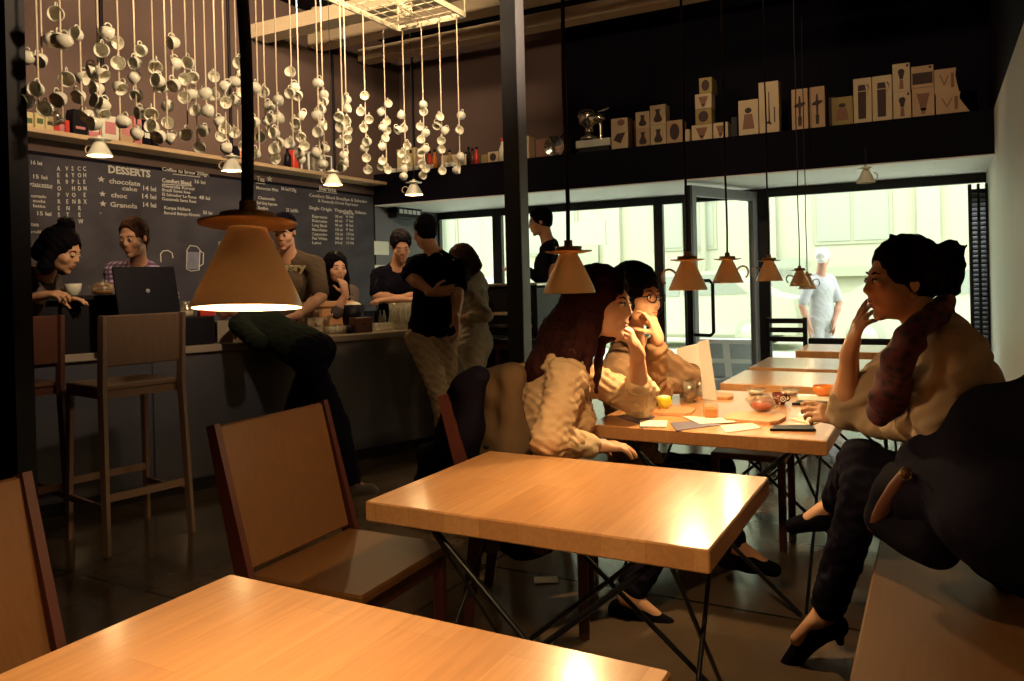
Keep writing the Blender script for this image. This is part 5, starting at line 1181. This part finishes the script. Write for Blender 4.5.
    if bottom:
        q = [e_(pel+up*.0*s, RB, (.166*s+.008, .118*s+.008, .12*s), .04)]
        for sd, (kn, an, toe) in legs.items():
            q += [c_(hp[sd], kn, .086*f_+.008, .058*f_+.010, .04), c_(kn, an.lerp(kn, .08), .056*f_+.012, .038*f_+.018, .02)]
        obj_sdf('trousers', q, h, bottom, root, trfold, 3+len(name_label) % 5, origin=root.location)
    if shoe:
        for sd, (kn, an, toe) in legs.items():
            A = legR if sd == 1 else legL; hu_ = V((0, 0, 1)); dn = V(A.get('dn', (0, 0, -1))).normalized(); heel = A.get('heel', .0)
            a = an+dn*.055*s-toe*.035*s; b = an+dn*(.068+heel)*s+toe*.135*s
            q = [c_(a, an+dn*.055*s+toe*.05*s, .036*s, .034*s, .02), c_(an+dn*.055*s+toe*.05*s, b, .036*s, .026*s, .02)]
            if male: q.append(c_(an+dn*.035*s-toe*.02*s, an+dn*.048*s+toe*.105*s, .044*s, .038*s, .02))
            if heel: q += [c_(a, a+dn*heel*s-toe*.012, .022*s, .013*s, .01)]
            if A.get('hightop'): q += [c_(an+dn*.05, an, .043, .043, .02)]
            obj_sdf('shoe', q, h, shoe, root, 0, origin=root.location)
    # hair
    if hairf:
        Lh = lambda x, y, z: head+Rh@V((x*s*hs, y*s*hs, z*s*hs))
        q = hairf(Lh, Rh, s*hs); obj_sdf('hair', q, min(h, .007), hair, root, .0026, 1, (140, 120, 60), origin=root.location)
    if faceon:
        fo = empty('face_tmp'); before = set(bpy.data.objects)
        face_parts(head-V(root.location), Rh, s*hs, root, hair, glasses=glasses); bpy.data.objects.remove(fo)
    if extra: extra(root, head, Rh, s*hs, arms, legs, sh, RB)
    return root
def cap_hair(Lh, R, s, t=.012, front=.055, low=-.02):
    """short hair hugging the skull, face left free"""
    r = (.072*s+t, .092*s+t, .080*s+t)
    return [e_(Lh(0, -.018, .040), R, r, .01), e_(Lh(0, -.050, low), R, (.060*s+t*.6, .050*s+t*.6, .050*s), .02),
            em_(Lh(0, .112, -.014), R, (.078*s, .086*s, .094*s), .012), em_(Lh(0, .02, -.115), R, (.1*s, .085*s, .085*s), .012), em_(Lh(.082, .012, -.022), R, (.022*s, .030*s, .040*s), .008), em_(Lh(-.082, .012, -.022), R, (.022*s, .030*s, .040*s), .008)]
def long_hair(Lh, R, s, drop=.30, w=.06, fwd=0, side=(1, 1), t=.014):
    q = [e_(Lh(0, -.020, .040), R, (.074*s+t, .092*s+t, .082*s+t), .01), em_(Lh(0, .118, -.022), R, (.066*s, .084*s, .100*s), .010)]
    for sd in (-1, 1):
        if not side[0 if sd == 1 else 1]: continue
        a = Lh(sd*.066, -.005, .02); b = Lh(sd*.078, -.01+fwd*.3, -.08); q += [c_(a, b, .030*s, .032*s, .02), c_(b, b+V((0, 0, -drop*.5))+R@V((0, fwd, 0)), .032*s, .036*s, .02), c_(b+V((0, 0, -drop*.5))+R@V((0, fwd, 0)), b+V((0, 0, -drop))+R@V((0, fwd*1.1, 0)), .036*s, .014*s, .02)]
    a = Lh(0, -.07, -.02); q += [c_(a, a+V((0, 0, -drop*.5))+R@V((0, -.02, 0)), w*1.15*s, w*1.1*s, .04), c_(a+V((0, 0, -drop*.5))+R@V((0, -.02, 0)), a+V((0, 0, -drop*.95)), w*1.1*s, w*.5*s, .04)]
    return q
Rt_, Dp = CR.copy(), CF.copy(); Rt_.z = 0; Rt_.normalize(); Dp.z = 0; Dp.normalize(); UP = V((0, 0, 1))
def dirv(r, d, u=0): return (Rt_*r+Dp*d+UP*u).normalized()      # right in the room as seen by the photographer, away, up
# ---------------------------------------------------------------- 1 the woman on the bench at the right
def hair1(Lh, R, s):
    q = [e_(Lh(0, -.014, .040), R, (.072*s+.008, .088*s+.010, .082*s+.012), .01), em_(Lh(0, .112, -.016), R, (.072*s, .080*s, .092*s), .012), em_(Lh(0, .035, -.12), R, (.1*s, .090*s, .085*s), .012)]
    q += [e_(Lh(0, -.050, -.005), R, (.060*s, .050*s, .052*s), .02), c_(Lh(0, -.08, .052), Lh(0, -.105, .058), .024*s, .030*s, .01),
          e_(Lh(0, -.128, .062), R, (.038*s, .038*s, .048*s), .012), c_(Lh(0, -.135, .03), Lh(.005, -.140, -.035), .034*s, .018*s, .015), c_(Lh(0, -.12, .02), Lh(.0, -.118, -.058), .026*s, .008*s, .015), c_(Lh(0, -.10, .02), Lh(.0, -.098, -.050), .022*s, .006*s, .015)]
    for i in range(7): a = i*.9; q.append(c_(Lh(0, -.130, .07), Lh(.02*math.cos(a), -.132+.040*math.cos(a*1.3), .07+.050*math.sin(a)), .012*s, .003*s, .006))
    for sd in (-1, 1): q.append(e_(Lh(sd*.062, -.016, .026), R, (.022*s, .040*s, .034*s), .012))
    q.append(c_(Lh(0, .02, .122), Lh(0, .030, .138), .010*s, .003*s, .006)); return q
W = {}
def ex1(root, head, R, s, arms, legs, sh, RB):
    T = V(root.location)
    L = lambda x, y, z: head+R@V((x*s, y*s, z*s))
    # scarf: rings round the neck and a hanging end
    nk = head-V(R.col[2])*.135*s-V(R.col[1])*.035*s; q = []
    q_pts = [P(938, 312, 2.08), P(921, 324, 2.04), P(908, 342, 2.03), P(899, 362, 2.06), P(893, 384, 2.12), P(887, 402, 2.16), P(880, 414, 2.20)]
    for i in range(len(q_pts)-1): q.append(c_(q_pts[i], q_pts[i+1], .026+.004*i, .030+.004*i if i < 4 else .036, .02))
    n2_ = [P(936, 312, 2.26), P(918, 325, 2.30), P(906, 345, 2.24), P(900, 368, 2.20), P(900, 390, 2.20)]
    for i in range(len(n2_)-1): q.append(c_(n2_[i], n2_[i+1], .028, .030, .02))
    q += [c_(P(944, 306, 2.17), P(938, 313, 2.08), .026, .026, .02), c_(P(944, 306, 2.17), P(937, 312, 2.26), .026, .026, .02)]
    for a_, b_ in (((921, 326, 2.02), (905, 372, 2.05)), ((930, 318, 2.05), (913, 350, 2.02)), ((895, 380, 2.10), (872, 408, 2.22)), ((900, 388, 2.12), (890, 418, 2.20))): q.append(c_(P(*a_), P(*b_), .018, .016, .012))
    obj_sdf('scarf', q, .006, 'scarf', root, .005, 2, (45, 38, 52), origin=T)
    el, w, A = arms[-1]; d = (w-el).normalized(); x, y, z = frame(d)
    for k_, m_ in ((.022, 'black'), (.036, 'red'), (.046, 'gold')):
        MB().lathe([(.030, -.003), (.033, 0), (.030, .003)], w-d*k_-T, 24, Matrix((x, y, z)).transposed(), True, True).build('bracelet', m_, root)
    MB().lathe([(.009, 0), (.011, .001), (.009, .002)], L(-.078, .004, -.040)-T, 16, R@Matrix.Rotation(PI/2, 3, 'Y'), True, True).build('earring', 'gold', root)
def belt1(pel, up, rt, fw): return []
hd = P(903, 281, 2.19)
person('woman with a dark bun, cream sweater and burgundy scarf on the bench at right', P(1022, 545, 2.12), P(925, 328, 2.18), hd, dirv(.10, 1), dirv(-1, .10, -.03), dirv(-.02, 0, 1), s=1.05, hs=.93, h=.0055, skin='skin_w',
    armR=dict(w=P(850, 352, 2.40), el=P(846, 412, 2.52), f=P(862, 318, 2.36)-P(850, 352, 2.40), n=dirv(.85, .0, -.35), curl=(.12, .24, .34, .42), thumb=.30, spread=.06, hs=.95),
    armL=dict(w=P(850, 421, 2.55), el=P(946, 428, 2.10), f=dirv(-.88, .40, .28), n=dirv(.2, .55, -.5), curl=(.35, .55, .6, .65), thumb=.75),
    legR=dict(kn=P(862, 462, 2.42), an=P(836, 502, 2.78), toe=dirv(-.95, .1, -.12), dn=dirv(-.1, .1, -1), heel=.0),
    legL=dict(kn=P(866, 486, 2.36), an=P(826, 612, 2.60), toe=dirv(-.93, -.10, -.28), heel=.055),
    rth=dirv(.35, .9), top='knit', bottom='denim', hairf=hair1, hair='hair_black', sleeve=(.62, .90), topfold=.0035, extra=ex1, tt=.016)
# dark coat and hand bag on the bench around her
t = empty('coat', P(975, 480, 2.0)); t.location.z = .405
q = [c_(P(925, 462, 2.12), P(1000, 440, 1.95), .075, .11, .05), c_(P(1000, 440, 1.95), P(1066, 440, 1.86), 0.11, .12, .05), c_(P(930, 500, 2.05), P(1010, 520, 1.82), .09, .13, .05), c_(P(1010, 520, 1.82), P(1066, 520, 1.80), 0.12, .12, .05), c_(P(960, 440, 2.1), P(1015, 415, 1.95), .05, .06, .05), c_(P(1015, 415, 1.95), P(1060, 392, 1.85), .06, .08, .05)]
obj_sdf('coat_body', q, .010, 'blackc', t, .010, 1, (16, 19, 13), origin=t.location); tag(t, 'heavy black coat heaped on the bench behind the seated woman', 'coat')
t = empty('handbag', P(905, 520, 2.12)); t.location.z = .405; tag(t, 'black handbag with a brown leather strap and brass ring on the bench edge', 'bag')
q = [c_(P(885, 520, 2.16), P(935, 545, 1.98), .055, .06, .05), c_(P(890, 490, 2.16), P(935, 500, 2.0), .045, .055, .05), c_(P(895, 472, 2.17), P(925, 476, 2.05), .03, .04, .05)]
obj_sdf('bag_body', q, .008, 'shoe', t, .004, 2, (20, 22, 18), origin=t.location)
MB().tube([P(908, 470, 2.02)-t.location, P(896, 488, 2.05)-t.location, P(884, 508, 2.10)-t.location, P(873, 528, 2.16)-t.location], [.014, .020, .021, .016], 8).build('strap', 'leather', t)
x, y, z = frame(CF); MB().lathe([(.014, -.003), (.018, 0), (.014, .003)], P(906, 474, 2.0)-t.location, 20, Matrix((x, y, z)).transposed(), True, True).build('ring', 'gold', t)
# ---------------------------------------------------------------- 2 long-haired woman
def hair2(Lh, R, s):
    q = [e_(Lh(0, -.020, .040), R, (.076*s+.012, .096*s+.014, .084*s+.014), .01), em_(Lh(0, .112, -.024), R, (.070*s, .082*s, .084*s), .010)]
    q += [c_(Lh(.066, -.01, .04), Lh(.074, -.012, -.07), .028*s, .034*s, .03), c_(Lh(.074, -.012, -.07), P(573, 352, 2.87), .036*s, .034, .04), c_(P(573, 352, 2.87), P(566, 392, 2.83), .034, .012, .04)]
    q += [c_(Lh(.0, -.075, 0), P(560, 335, 2.99), .068*s, .066*s, .05), c_(P(560, 335, 2.99), P(541, 368, 2.97), .066, .050, .05), c_(P(541, 368, 2.97), P(531, 392, 2.97), .050, .012, .05), c_(P(566, 340, 2.93), P(550, 390, 2.89), .050, .014, .05), c_(Lh(-.066, .0, .02), Lh(-.08, .0, -.10), .03*s, .03*s, .02)]
    q += [c_(Lh(.060, .01, -.02), P(590, 350, 2.87), .022*s, .020, .02), c_(P(590, 350, 2.87), P(584, 388, 2.85), .020, .007, .02), c_(P(600, 345, 3.01), P(596, 392, 2.99), .024, .008, .02)]
    q += [c_(Lh(.0, .06, .112), Lh(.062, .088, .045), .014*s, .010*s, .01)]
    return q
def ex2(root, head, R, s, arms, legs, sh, RB):
    T = V(root.location); el, w, A = arms[-1]
    q = [c_(el, el.lerp(w, .42), .066, .048, .03), c_(el, P(641, 399, 3.28), .062, .045, .03), c_(el.lerp(w, .3), P(652, 388, 3.24), .04, .03, .02)]
    obj_sdf('lace_cuff', q, .006, 'lace', root, .005, 4, (60, 52, 66), origin=T)
    el, w, A = arms[1]
    obj_sdf('lace_cuff', [c_(el.lerp(w, .3), el.lerp(w, .85), .058, .046, .03)], .006, 'lace', root, .004, 5, (60, 52, 66), origin=T)
person('woman with long auburn hair and a beige blouse resting her chin on her hand', P(522, 520, 3.05), P(566, 352, 3.00), P(602, 304, 2.94), dirv(.10, -1), dirv(.86, -.50, -.09), dirv(.12, 0, 1), s=1.11, h=.0055, skin='skin_w',
    armR=dict(w=P(594, 446, 2.86), el=P(549, 440, 2.74), f=dirv(.9, .3, -.1), n=dirv(.1, .2, -1), curl=(.25, .3, .3, .35)),
    armL=dict(w=P(637, 352, 3.00), el=P(640, 401, 3.30), f=P(624, 326, 2.92)-P(637, 352, 3.00), n=dirv(-.9, .2, .1), curl=(.50, .62, .7, .75), thumb=.3, hs=.92),
    legR=dict(kn=P(690, 488, 3.15), an=P(628, 596, 2.98), toe=dirv(.75, -.35, -.05)), legL=dict(kn=P(700, 484, 3.40), an=P(735, 545, 3.2), toe=dirv(.9, -.2, -.1)),
    rth=dirv(.25, -1), top='blouse', bottom='denim', hairf=hair2, hair='hair_red', sleeve=(.78, .66), topfold=.0045, tfk=(95, 130, 78), extra=ex2, tt=.020)
# ---------------------------------------------------------------- 3 woman with glasses
def hair3(Lh, R, s):
    q = [e_(Lh(0, -.020, .042), R, (.078*s+.014, .096*s+.014, .086*s+.016), .01), em_(Lh(0, .115, -.030), R, (.062*s, .080*s, .080*s), .010)]
    for sd in (-1, 1): q += [c_(Lh(sd*.070, .0, .05), Lh(sd*.084, .025, -.04), .028*s, .026*s, .02), c_(Lh(sd*.084, .025, -.04), Lh(sd*.08, .01, -.12), .026*s, .015*s, .02)]
    q += [c_(Lh(0, -.07, .0), Lh(0, -.085, -.13), .07*s, .045*s, .04)]; return q
person('woman in black-framed glasses and tan cardigan with her hand at her mouth', P(632, 480, 3.80), P(633, 345, 3.68), P(636, 297, 3.56), dirv(-.55, -.85), dirv(.66, -.74, -.06), dirv(.05, 0, 1), s=1.17, h=.0065, skin='skin_w',
    armR=dict(w=P(657, 336, 3.40), el=P(653, 389, 3.66), f=P(651, 318, 3.39)-P(657, 336, 3.40), n=dirv(-.8, .6, 0), curl=(.5, 1.15, 1.2, 1.2), thumb=1.2, hs=.80),
    armL=dict(w=P(664, 387, 3.78), el=P(690, 377, 3.86), f=dirv(-.9, -.3, 0), n=dirv(0, 0, -1), curl=(.3, .3, .3, .3)),
    legR=dict(kn=P(690, 478, 3.6), an=P(690, 550, 3.6), toe=dirv(.8, -.3)), legL=dict(kn=P(720, 470, 3.9), an=P(712, 530, 3.9), toe=dirv(.9, 0)),
    top='cardigan', bottom='denim', hairf=hair3, hair='hair_black', glasses=True, sleeve=(.92, .9), topfold=.005, tt=.016)
# ---------------------------------------------------------------- 4 man in black polo and khaki trousers
def ex4(root, head, R, s, arms, legs, sh, RB): pass
person('man seen from behind in a black polo and khaki trousers at the counter end', P(432, 338, 5.52), P(437, 257, 5.52), P(425, 232, 5.50), dirv(.95, .25), dirv(-.45, .85, -.15), s=1.0, male=True, h=.008,
    armR=dict(w=P(456, 318, 5.25), el=P(458, 290, 5.42), f=dirv(.1, .5, -1), n=dirv(-1, 0, 0)),
    armL=dict(w=P(431, 292, 5.28), el=P(409, 276, 5.38), f=dirv(.95, -.1, .1), n=dirv(0, -1, .1), curl=(.2, .25, .3, .3), thumb=.1),
    legR=dict(kn=P(447, 392, 5.45), an=P(452, 452, 5.48), toe=dirv(-.2, .9)), legL=dict(kn=P(440, 394, 5.30), an=P(450, 456, 5.38), toe=dirv(-.4, .9)),
    top='blackc', bottom='khaki', hairf=lambda L, R, s: cap_hair(L, R, s, .006), hair='hair_black', sleeve=(.42, .42), topfold=.004, trfold=.006, shoe='shoe', shw=.155)
# ---------------------------------------------------------------- 5 woman in grey-beige cardigan
person('dark-haired woman in a grey-beige cardigan reaching over the white counter end', P(475, 345, 5.95), P(472, 276, 5.95), P(462, 262, 5.86), dirv(.35, .95), dirv(-.85, .3, -.45), dirv(-.3, 0, 1), s=1.0, h=.009,
    armR=dict(w=P(450, 320, 6.15), hint=dirv(.2, 0, -1), f=dirv(-1, .1, -.1), n=dirv(0, 0, -1)), armL=dict(w=P(448, 322, 5.80), el=P(486, 315, 5.80), f=dirv(-1, .1, 0), n=dirv(0, 0, -1)),
    legR=dict(kn=P(470, 400, 6.0), an=P(470, 446, 6.0), toe=dirv(-1, 0)), legL=dict(kn=P(480, 402, 5.85), an=P(478, 452, 5.85), toe=dirv(-1, 0)),
    top='greycard', bottom='greycard', hairf=lambda L, R, s: long_hair(L, R, s, .10, .05), hair='hair_brown', sleeve=(.85, .70), topfold=.004)
# ---------------------------------------------------------------- 6 bartender in black t-shirt
person('bartender in a black t-shirt looking down behind the carafes', P(395, 345, 6.65), P(397, 268, 6.55), P(401, 246, 6.45), dirv(-.95, -.2), dirv(.25, -.85, -.45), dirv(.05, -.3, 1), s=1.02, male=True, h=.009,
    armR=dict(w=P(404, 300, 6.25), el=P(377, 296, 6.45), f=dirv(1, -.1, 0), n=dirv(0, .4, -1)), armL=dict(w=P(392, 300, 6.25), el=P(420, 296, 6.45), f=dirv(-1, -.1, 0), n=dirv(0, .4, -1)),
    legR=dict(kn=P(388, 400, 6.6), an=P(388, 440, 6.7), toe=dirv(0, -1)), legL=dict(kn=P(404, 400, 6.6), an=P(404, 440, 6.7), toe=dirv(0, -1)),
    top='blackc', bottom='denim', hairf=lambda L, R, s: cap_hair(L, R, s, .016), hair='hair_black', sleeve=(.40, .40), shw=.15)
# ---------------------------------------------------------------- 7 man beyond the column
person('dark-haired man in a maroon-black shirt facing left just right of the column', P(548, 322, 7.1), P(549, 244, 7.1), P(540, 222, 7.05), dirv(.15, 1), dirv(-1, -.05, -.20), s=1.02, male=True, h=.009,
    armR=dict(w=P(522, 300, 7.25), hint=dirv(0, 0, -1), f=dirv(-1, 0, 0), n=dirv(0, 0, -1)), armL=dict(w=P(524, 268, 6.9), hint=dirv(.2, 0, -1), f=dirv(-1, 0, .1), n=dirv(0, 0, -1)),
    legR=dict(kn=P(548, 375, 7.2), an=P(550, 420, 7.2), toe=dirv(-1, 0)), legL=dict(kn=P(548, 376, 7.0), an=P(550, 422, 7.0), toe=dirv(-1, 0)),
    top='blackc', bottom='denim', hairf=lambda L, R, s: cap_hair(L, R, s, .013), hair='hair_black', sleeve=(.9, .9))
# ---------------------------------------------------------------- 8 barista with cap
def ex8(root, head, R, s, arms, legs, sh, RB):
    T = V(root.location); L = lambda x, y, z: head-T+R@V((x*s, y*s, z*s))
    MB().ball(L(0, -.012, .060), (.088*s, .106*s, .078*s), 24, 14, R).build('cap', 'blackc', root)
    MB().ball(L(0, .100, .062), (.060*s, .055*s, .010*s), 20, 8, R).build('cap_visor', 'blackc', root)
    rt, fw, up = RB.col[0], RB.col[1], RB.col[2]
    bpy.context.view_layer.update()
    cu = bpy.data.curves.new('t', 'FONT'); cu.body = 'pery'; cu.size = .085; cu.offset = .004; cu.extrude = .002; cu.align_x = 'LEFT'
    o = bpy.data.objects.new('t', cu); COL.objects.link(o); me = bpy.data.meshes.new_from_object(o); bpy.data.objects.remove(o)
    o = bpy.data.objects.new('shirt_lettering', me); COL.objects.link(o); me.materials.append(M['cream']); o.parent = root
    p = P(282, 270, depth(head)-.10); Rm = Matrix((-V(rt), V(up), V(fw))).transposed(); o.matrix_world = Matrix.Translation(p)@Rm.to_4x4()
person('barista in a black cap and brown t-shirt behind the nearest lamp', P(292, 345, 6.05), P(288, 256, 5.62), P(284, 232, 5.50), dirv(-.97, -.1), dirv(.0, -1, -.35), dirv(0, -.2, 1), s=1.02, male=True, h=.008,
    armR=dict(w=P(262, 312, 5.35), el=P(262, 300, 5.6), f=dirv(.2, -1, -.1), n=dirv(0, 0, -1)), armL=dict(w=P(296, 316, 5.20), el=P(321, 297, 5.5), f=dirv(-.6, -.7, -.1), n=dirv(0, 0, -1)),
    legR=dict(kn=P(280, 400, 6.1), an=P(280, 447, 6.1), toe=dirv(0, -1)), legL=dict(kn=P(300, 400, 6.1), an=P(300, 447, 6.1), toe=dirv(0, -1)),
    top='browntee', bottom='denim', hairf=lambda L, R, s: cap_hair(L, R, s, .008), hair='hair_black', sleeve=(.42, .42), extra=ex8, shw=.19)
# ---------------------------------------------------------------- 9 woman with long dark hair behind the counter
person('woman with long dark hair resting her chin on her hand behind the counter', P(336, 350, 6.32), P(333, 288, 6.1), P(336, 268, 6.0), dirv(-.85, -.5), dirv(.55, -.85, -.1), s=.98, h=.009,
    armR=dict(w=P(345, 295, 5.85), el=P(336, 312, 5.85), f=P(342, 282, 5.85)-P(345, 295, 5.85), n=dirv(-.4, .6, 0), curl=(.6, .7, .8, .8)), armL=dict(w=P(343, 312, 5.9), el=P(350, 316, 6.05), f=dirv(-.5, -.5, 0), n=dirv(0, 0, -1)),
    legR=dict(kn=P(334, 400, 6.3), an=P(334, 442, 6.3), toe=dirv(0, -1)), legL=dict(kn=P(345, 400, 6.3), an=P(345, 442, 6.3), toe=dirv(0, -1)),
    top='greyshirt', bottom='denim', hairf=lambda L, R, s: long_hair(L, R, s, .28, .07), hair='hair_black', sleeve=(.6, .6))
# ---------------------------------------------------------------- 10 woman at the laptop
def hair10(Lh, R, s):
    return [e_(Lh(0, -.014, .042), R, (.074*s+.006, .090*s+.008, .080*s+.012), .01), em_(Lh(0, .118, .000), R, (.074*s, .088*s, .098*s), .010), em_(Lh(0, .03, -.11), R, (.1*s, .080*s, .080*s), .012),
            e_(Lh(0, -.055, -.02), R, (.058*s, .050*s, .055*s), .02), c_(Lh(0, -.085, .0), Lh(.02, -.10, -.10), .030*s, .022*s, .02), c_(Lh(.066, -.02, .0), Lh(.060, -.05, -.07), .02*s, .015*s, .02)]
person('woman in a purple plaid shirt working at the black laptop', P(138, 350, 5.42), P(139, 267, 5.02), P(134, 238, 4.92), dirv(-.98, -.1), dirv(-.15, -1, -.25), s=1.0, h=.008,
    armR=dict(w=P(122, 300, 4.8), el=P(112, 296, 5.0), f=dirv(.5, -.8, 0), n=dirv(0, 0, -1)), armL=dict(w=P(160, 313, 4.75), el=P(170, 296, 4.92), f=dirv(-.5, -.8, 0), n=dirv(0, 0, -1)),
    legR=dict(kn=P(128, 410, 5.5), an=P(128, 463, 5.5), toe=dirv(0, -1)), legL=dict(kn=P(148, 410, 5.5), an=P(148, 463, 5.5), toe=dirv(0, -1)),
    top='plaid', bottom='denim', hairf=hair10, hair='hair_brown', sleeve=(.85, .85))
# ---------------------------------------------------------------- 11 bun-haired woman at the far left
def hair11(Lh, R, s):
    q = long_hair(Lh, R, s, .04, .05, side=(1, 1)); q += [e_(Lh(0, -.02, .150), R, (.045*s, .045*s, .036*s), .02), c_(Lh(-.02, -.02, .15), Lh(-.05, -.03, .175), .02*s, .010*s, .02), c_(Lh(.02, -.02, .15), Lh(.06, -.03, .16), .02*s, .008*s, .02)]; return q
person('woman with a high dark bun leaning over a white cup at far left', P(48, 366, 5.0), P(42, 276, 4.45), P(61, 251, 4.35), dirv(.30, -.95), dirv(.95, .0, -.36), dirv(.35, 0, 1), s=1.02, h=.008, skin='skin_w',
    armR=dict(w=P(40, 297, 4.05), el=P(28, 318, 4.25), f=dirv(1, 0, .15), n=dirv(0, .3, -1), curl=(.6, .65, .7, .7)), armL=dict(w=P(62, 300, 4.45), el=P(50, 318, 4.6), f=dirv(1, -.1, 0), n=dirv(0, 0, -1)),
    legR=dict(kn=P(70, 425, 5.1), an=P(70, 482, 5.1), toe=dirv(1, 0)), legL=dict(kn=P(60, 425, 5.25), an=P(60, 478, 5.25), toe=dirv(1, 0)),
    top='greyshirt', bottom='denim', hairf=hair11, hair='hair_black', sleeve=(.9, .9))
# ---------------------------------------------------------------- 12 man bending over the counter
person('man in a dark green shirt bending over the counter behind the nearest lamp', P(312, 352, 4.95), P(248, 318, 5.08), P(226, 300, 5.12), dirv(.35, .90), dirv(-.8, .35, -.3), dirv(-.5, .1, .85), s=1.02, male=True, h=.008,
    armR=dict(w=P(243, 330, 5.35), hint=dirv(.3, 0, -1), f=dirv(-.8, .5, 0), n=dirv(0, 0, -1)), armL=dict(w=P(244, 334, 4.92), el=P(258, 342, 4.72), f=dirv(-.5, .8, 0), n=dirv(0, 0, -1)),
    legR=dict(kn=P(290, 425, 5.0), an=P(262, 486, 5.05), toe=dirv(-.9, .3)), legL=dict(kn=P(338, 425, 4.85), an=P(353, 484, 4.78), toe=dirv(.7, .3), hightop=1),
    top='greenc', bottom='denim', shoe='sneaker', hairf=lambda L, R, s: cap_hair(L, R, s, .010), hair='hair_black', sleeve=(.95, .95))
# ---------------------------------------------------------------- 13 passer-by
person('white-haired passer-by in a grey vest walking outside beyond the window', P(822, 318, 9.9), P(820, 276, 9.85), P(823, 258, 9.8), dirv(-.9, -.4), dirv(.6, .7, 0), s=1.0, male=True, h=.012, faceon=False,
    armR=dict(w=P(809, 326, 9.8), hint=dirv(-1, 0, -.3), f=dirv(0, 0, -1), n=dirv(1, 0, 0)), armL=dict(w=P(834, 322, 9.8), hint=dirv(1, 0, -.3), f=dirv(0, 0, -1), n=dirv(-1, 0, 0)),
    legR=dict(kn=P(817, 356, 9.9), an=P(815, 388, 9.9), toe=dirv(.5, .5)), legL=dict(kn=P(828, 356, 9.9), an=P(830, 386, 9.9), toe=dirv(.5, .5)),
    top='vest', bottom='vest', hairf=lambda L, R, s: cap_hair(L, R, s, .012), hair='hair_white', sleeve=(.4, .4), shoe='shoe')
# ---------------------------------------------------------------- jackets over the chair back
t = empty('beige_jacket', P(500, 410, 2.95)); t.location.z = .5; tag(t, 'beige jacket hung over the chair back behind the auburn-haired woman', 'jacket')
q = [c_(P(478, 378, 3.02), P(516, 374, 2.92), .035, .035, .04), c_(P(480, 385, 3.02), P(482, 450, 3.0), .040, .050, .04), c_(P(512, 380, 2.92), P(508, 452, 2.9), .045, .055, .04), c_(P(496, 385, 2.97), P(494, 455, 2.95), .045, .055, .04), c_(P(498, 440, 2.95), P(492, 540, 2.95), .05, .05, .04), c_(P(520, 440, 2.92), P(540, 535, 2.9), .05, .06, .04)]
obj_sdf('jacket_cloth', q, .008, 'jacket', t, .006, 1, (30, 34, 18), origin=t.location)
MB().lathe([(0, 0), (.010, 0), (.009, .004), (0, .004)], P(486, 447, 2.87)-t.location, 16, Matrix((CR, CU, -CF)).transposed()).build('button', 'black', t)
t = empty('black_coat', P(455, 440, 3.15)); t.location.z = .3; tag(t, 'black coat trailing from the chair back toward the floor beside the second table', 'coat')
q = [c_(P(466, 385, 2.86), P(478, 376, 2.84), .045, .040, .04), c_(P(470, 392, 2.88), P(462, 430, 2.90), .055, .060, .04), c_(P(462, 430, 2.90), P(435, 468, 3.05), .06, .06, .05), c_(P(435, 468, 3.05), P(417, 488, 3.15), .06, .03, .05), c_(P(450, 445, 3.0), P(425, 452, 3.1), .05, .035, .05), c_(P(466, 440, 2.92), P(462, 500, 3.0), .06, .07, .05), c_(P(455, 395, 2.9), P(448, 432, 2.95), .03, .045, .04)]
obj_sdf('coat_cloth', q, .010, 'blackc', t, .008, 2, (22, 26, 16), origin=t.location)

# ================================================================== DAYLIGHT
W = bpy.data.worlds.new('World'); SC.world = W; W.use_nodes = True
bg = W.node_tree.nodes['Background']; bg.inputs[0].default_value = (.90, .95, 1.0, 1); bg.inputs[1].default_value = 5.0
sd = bpy.data.lights.new('sun', 'SUN'); sd.energy = 1.0; sd.angle = .02; sd.color = (1, 1, .84)
so = bpy.data.objects.new('sun', sd); COL.objects.link(so)
so.rotation_euler = (Vector((-.25, -1, 1.15)).normalized()).to_track_quat('Z', 'Y').to_euler()
vs = SC.view_settings; vs.view_transform = 'Standard'; vs.look = 'None'; vs.gamma = 1; vs.use_curve_mapping = False; vs.exposure = 0
SC.display_settings.display_device = 'sRGB'
SC.cycles.max_bounces = 8; SC.cycles.diffuse_bounces = 4; SC.cycles.transparent_max_bounces = 16; SC.cycles.caustics_reflective = False; SC.cycles.caustics_refractive = False
SC.cycles.sample_clamp_indirect = 6; SC.cycles.use_denoising = True
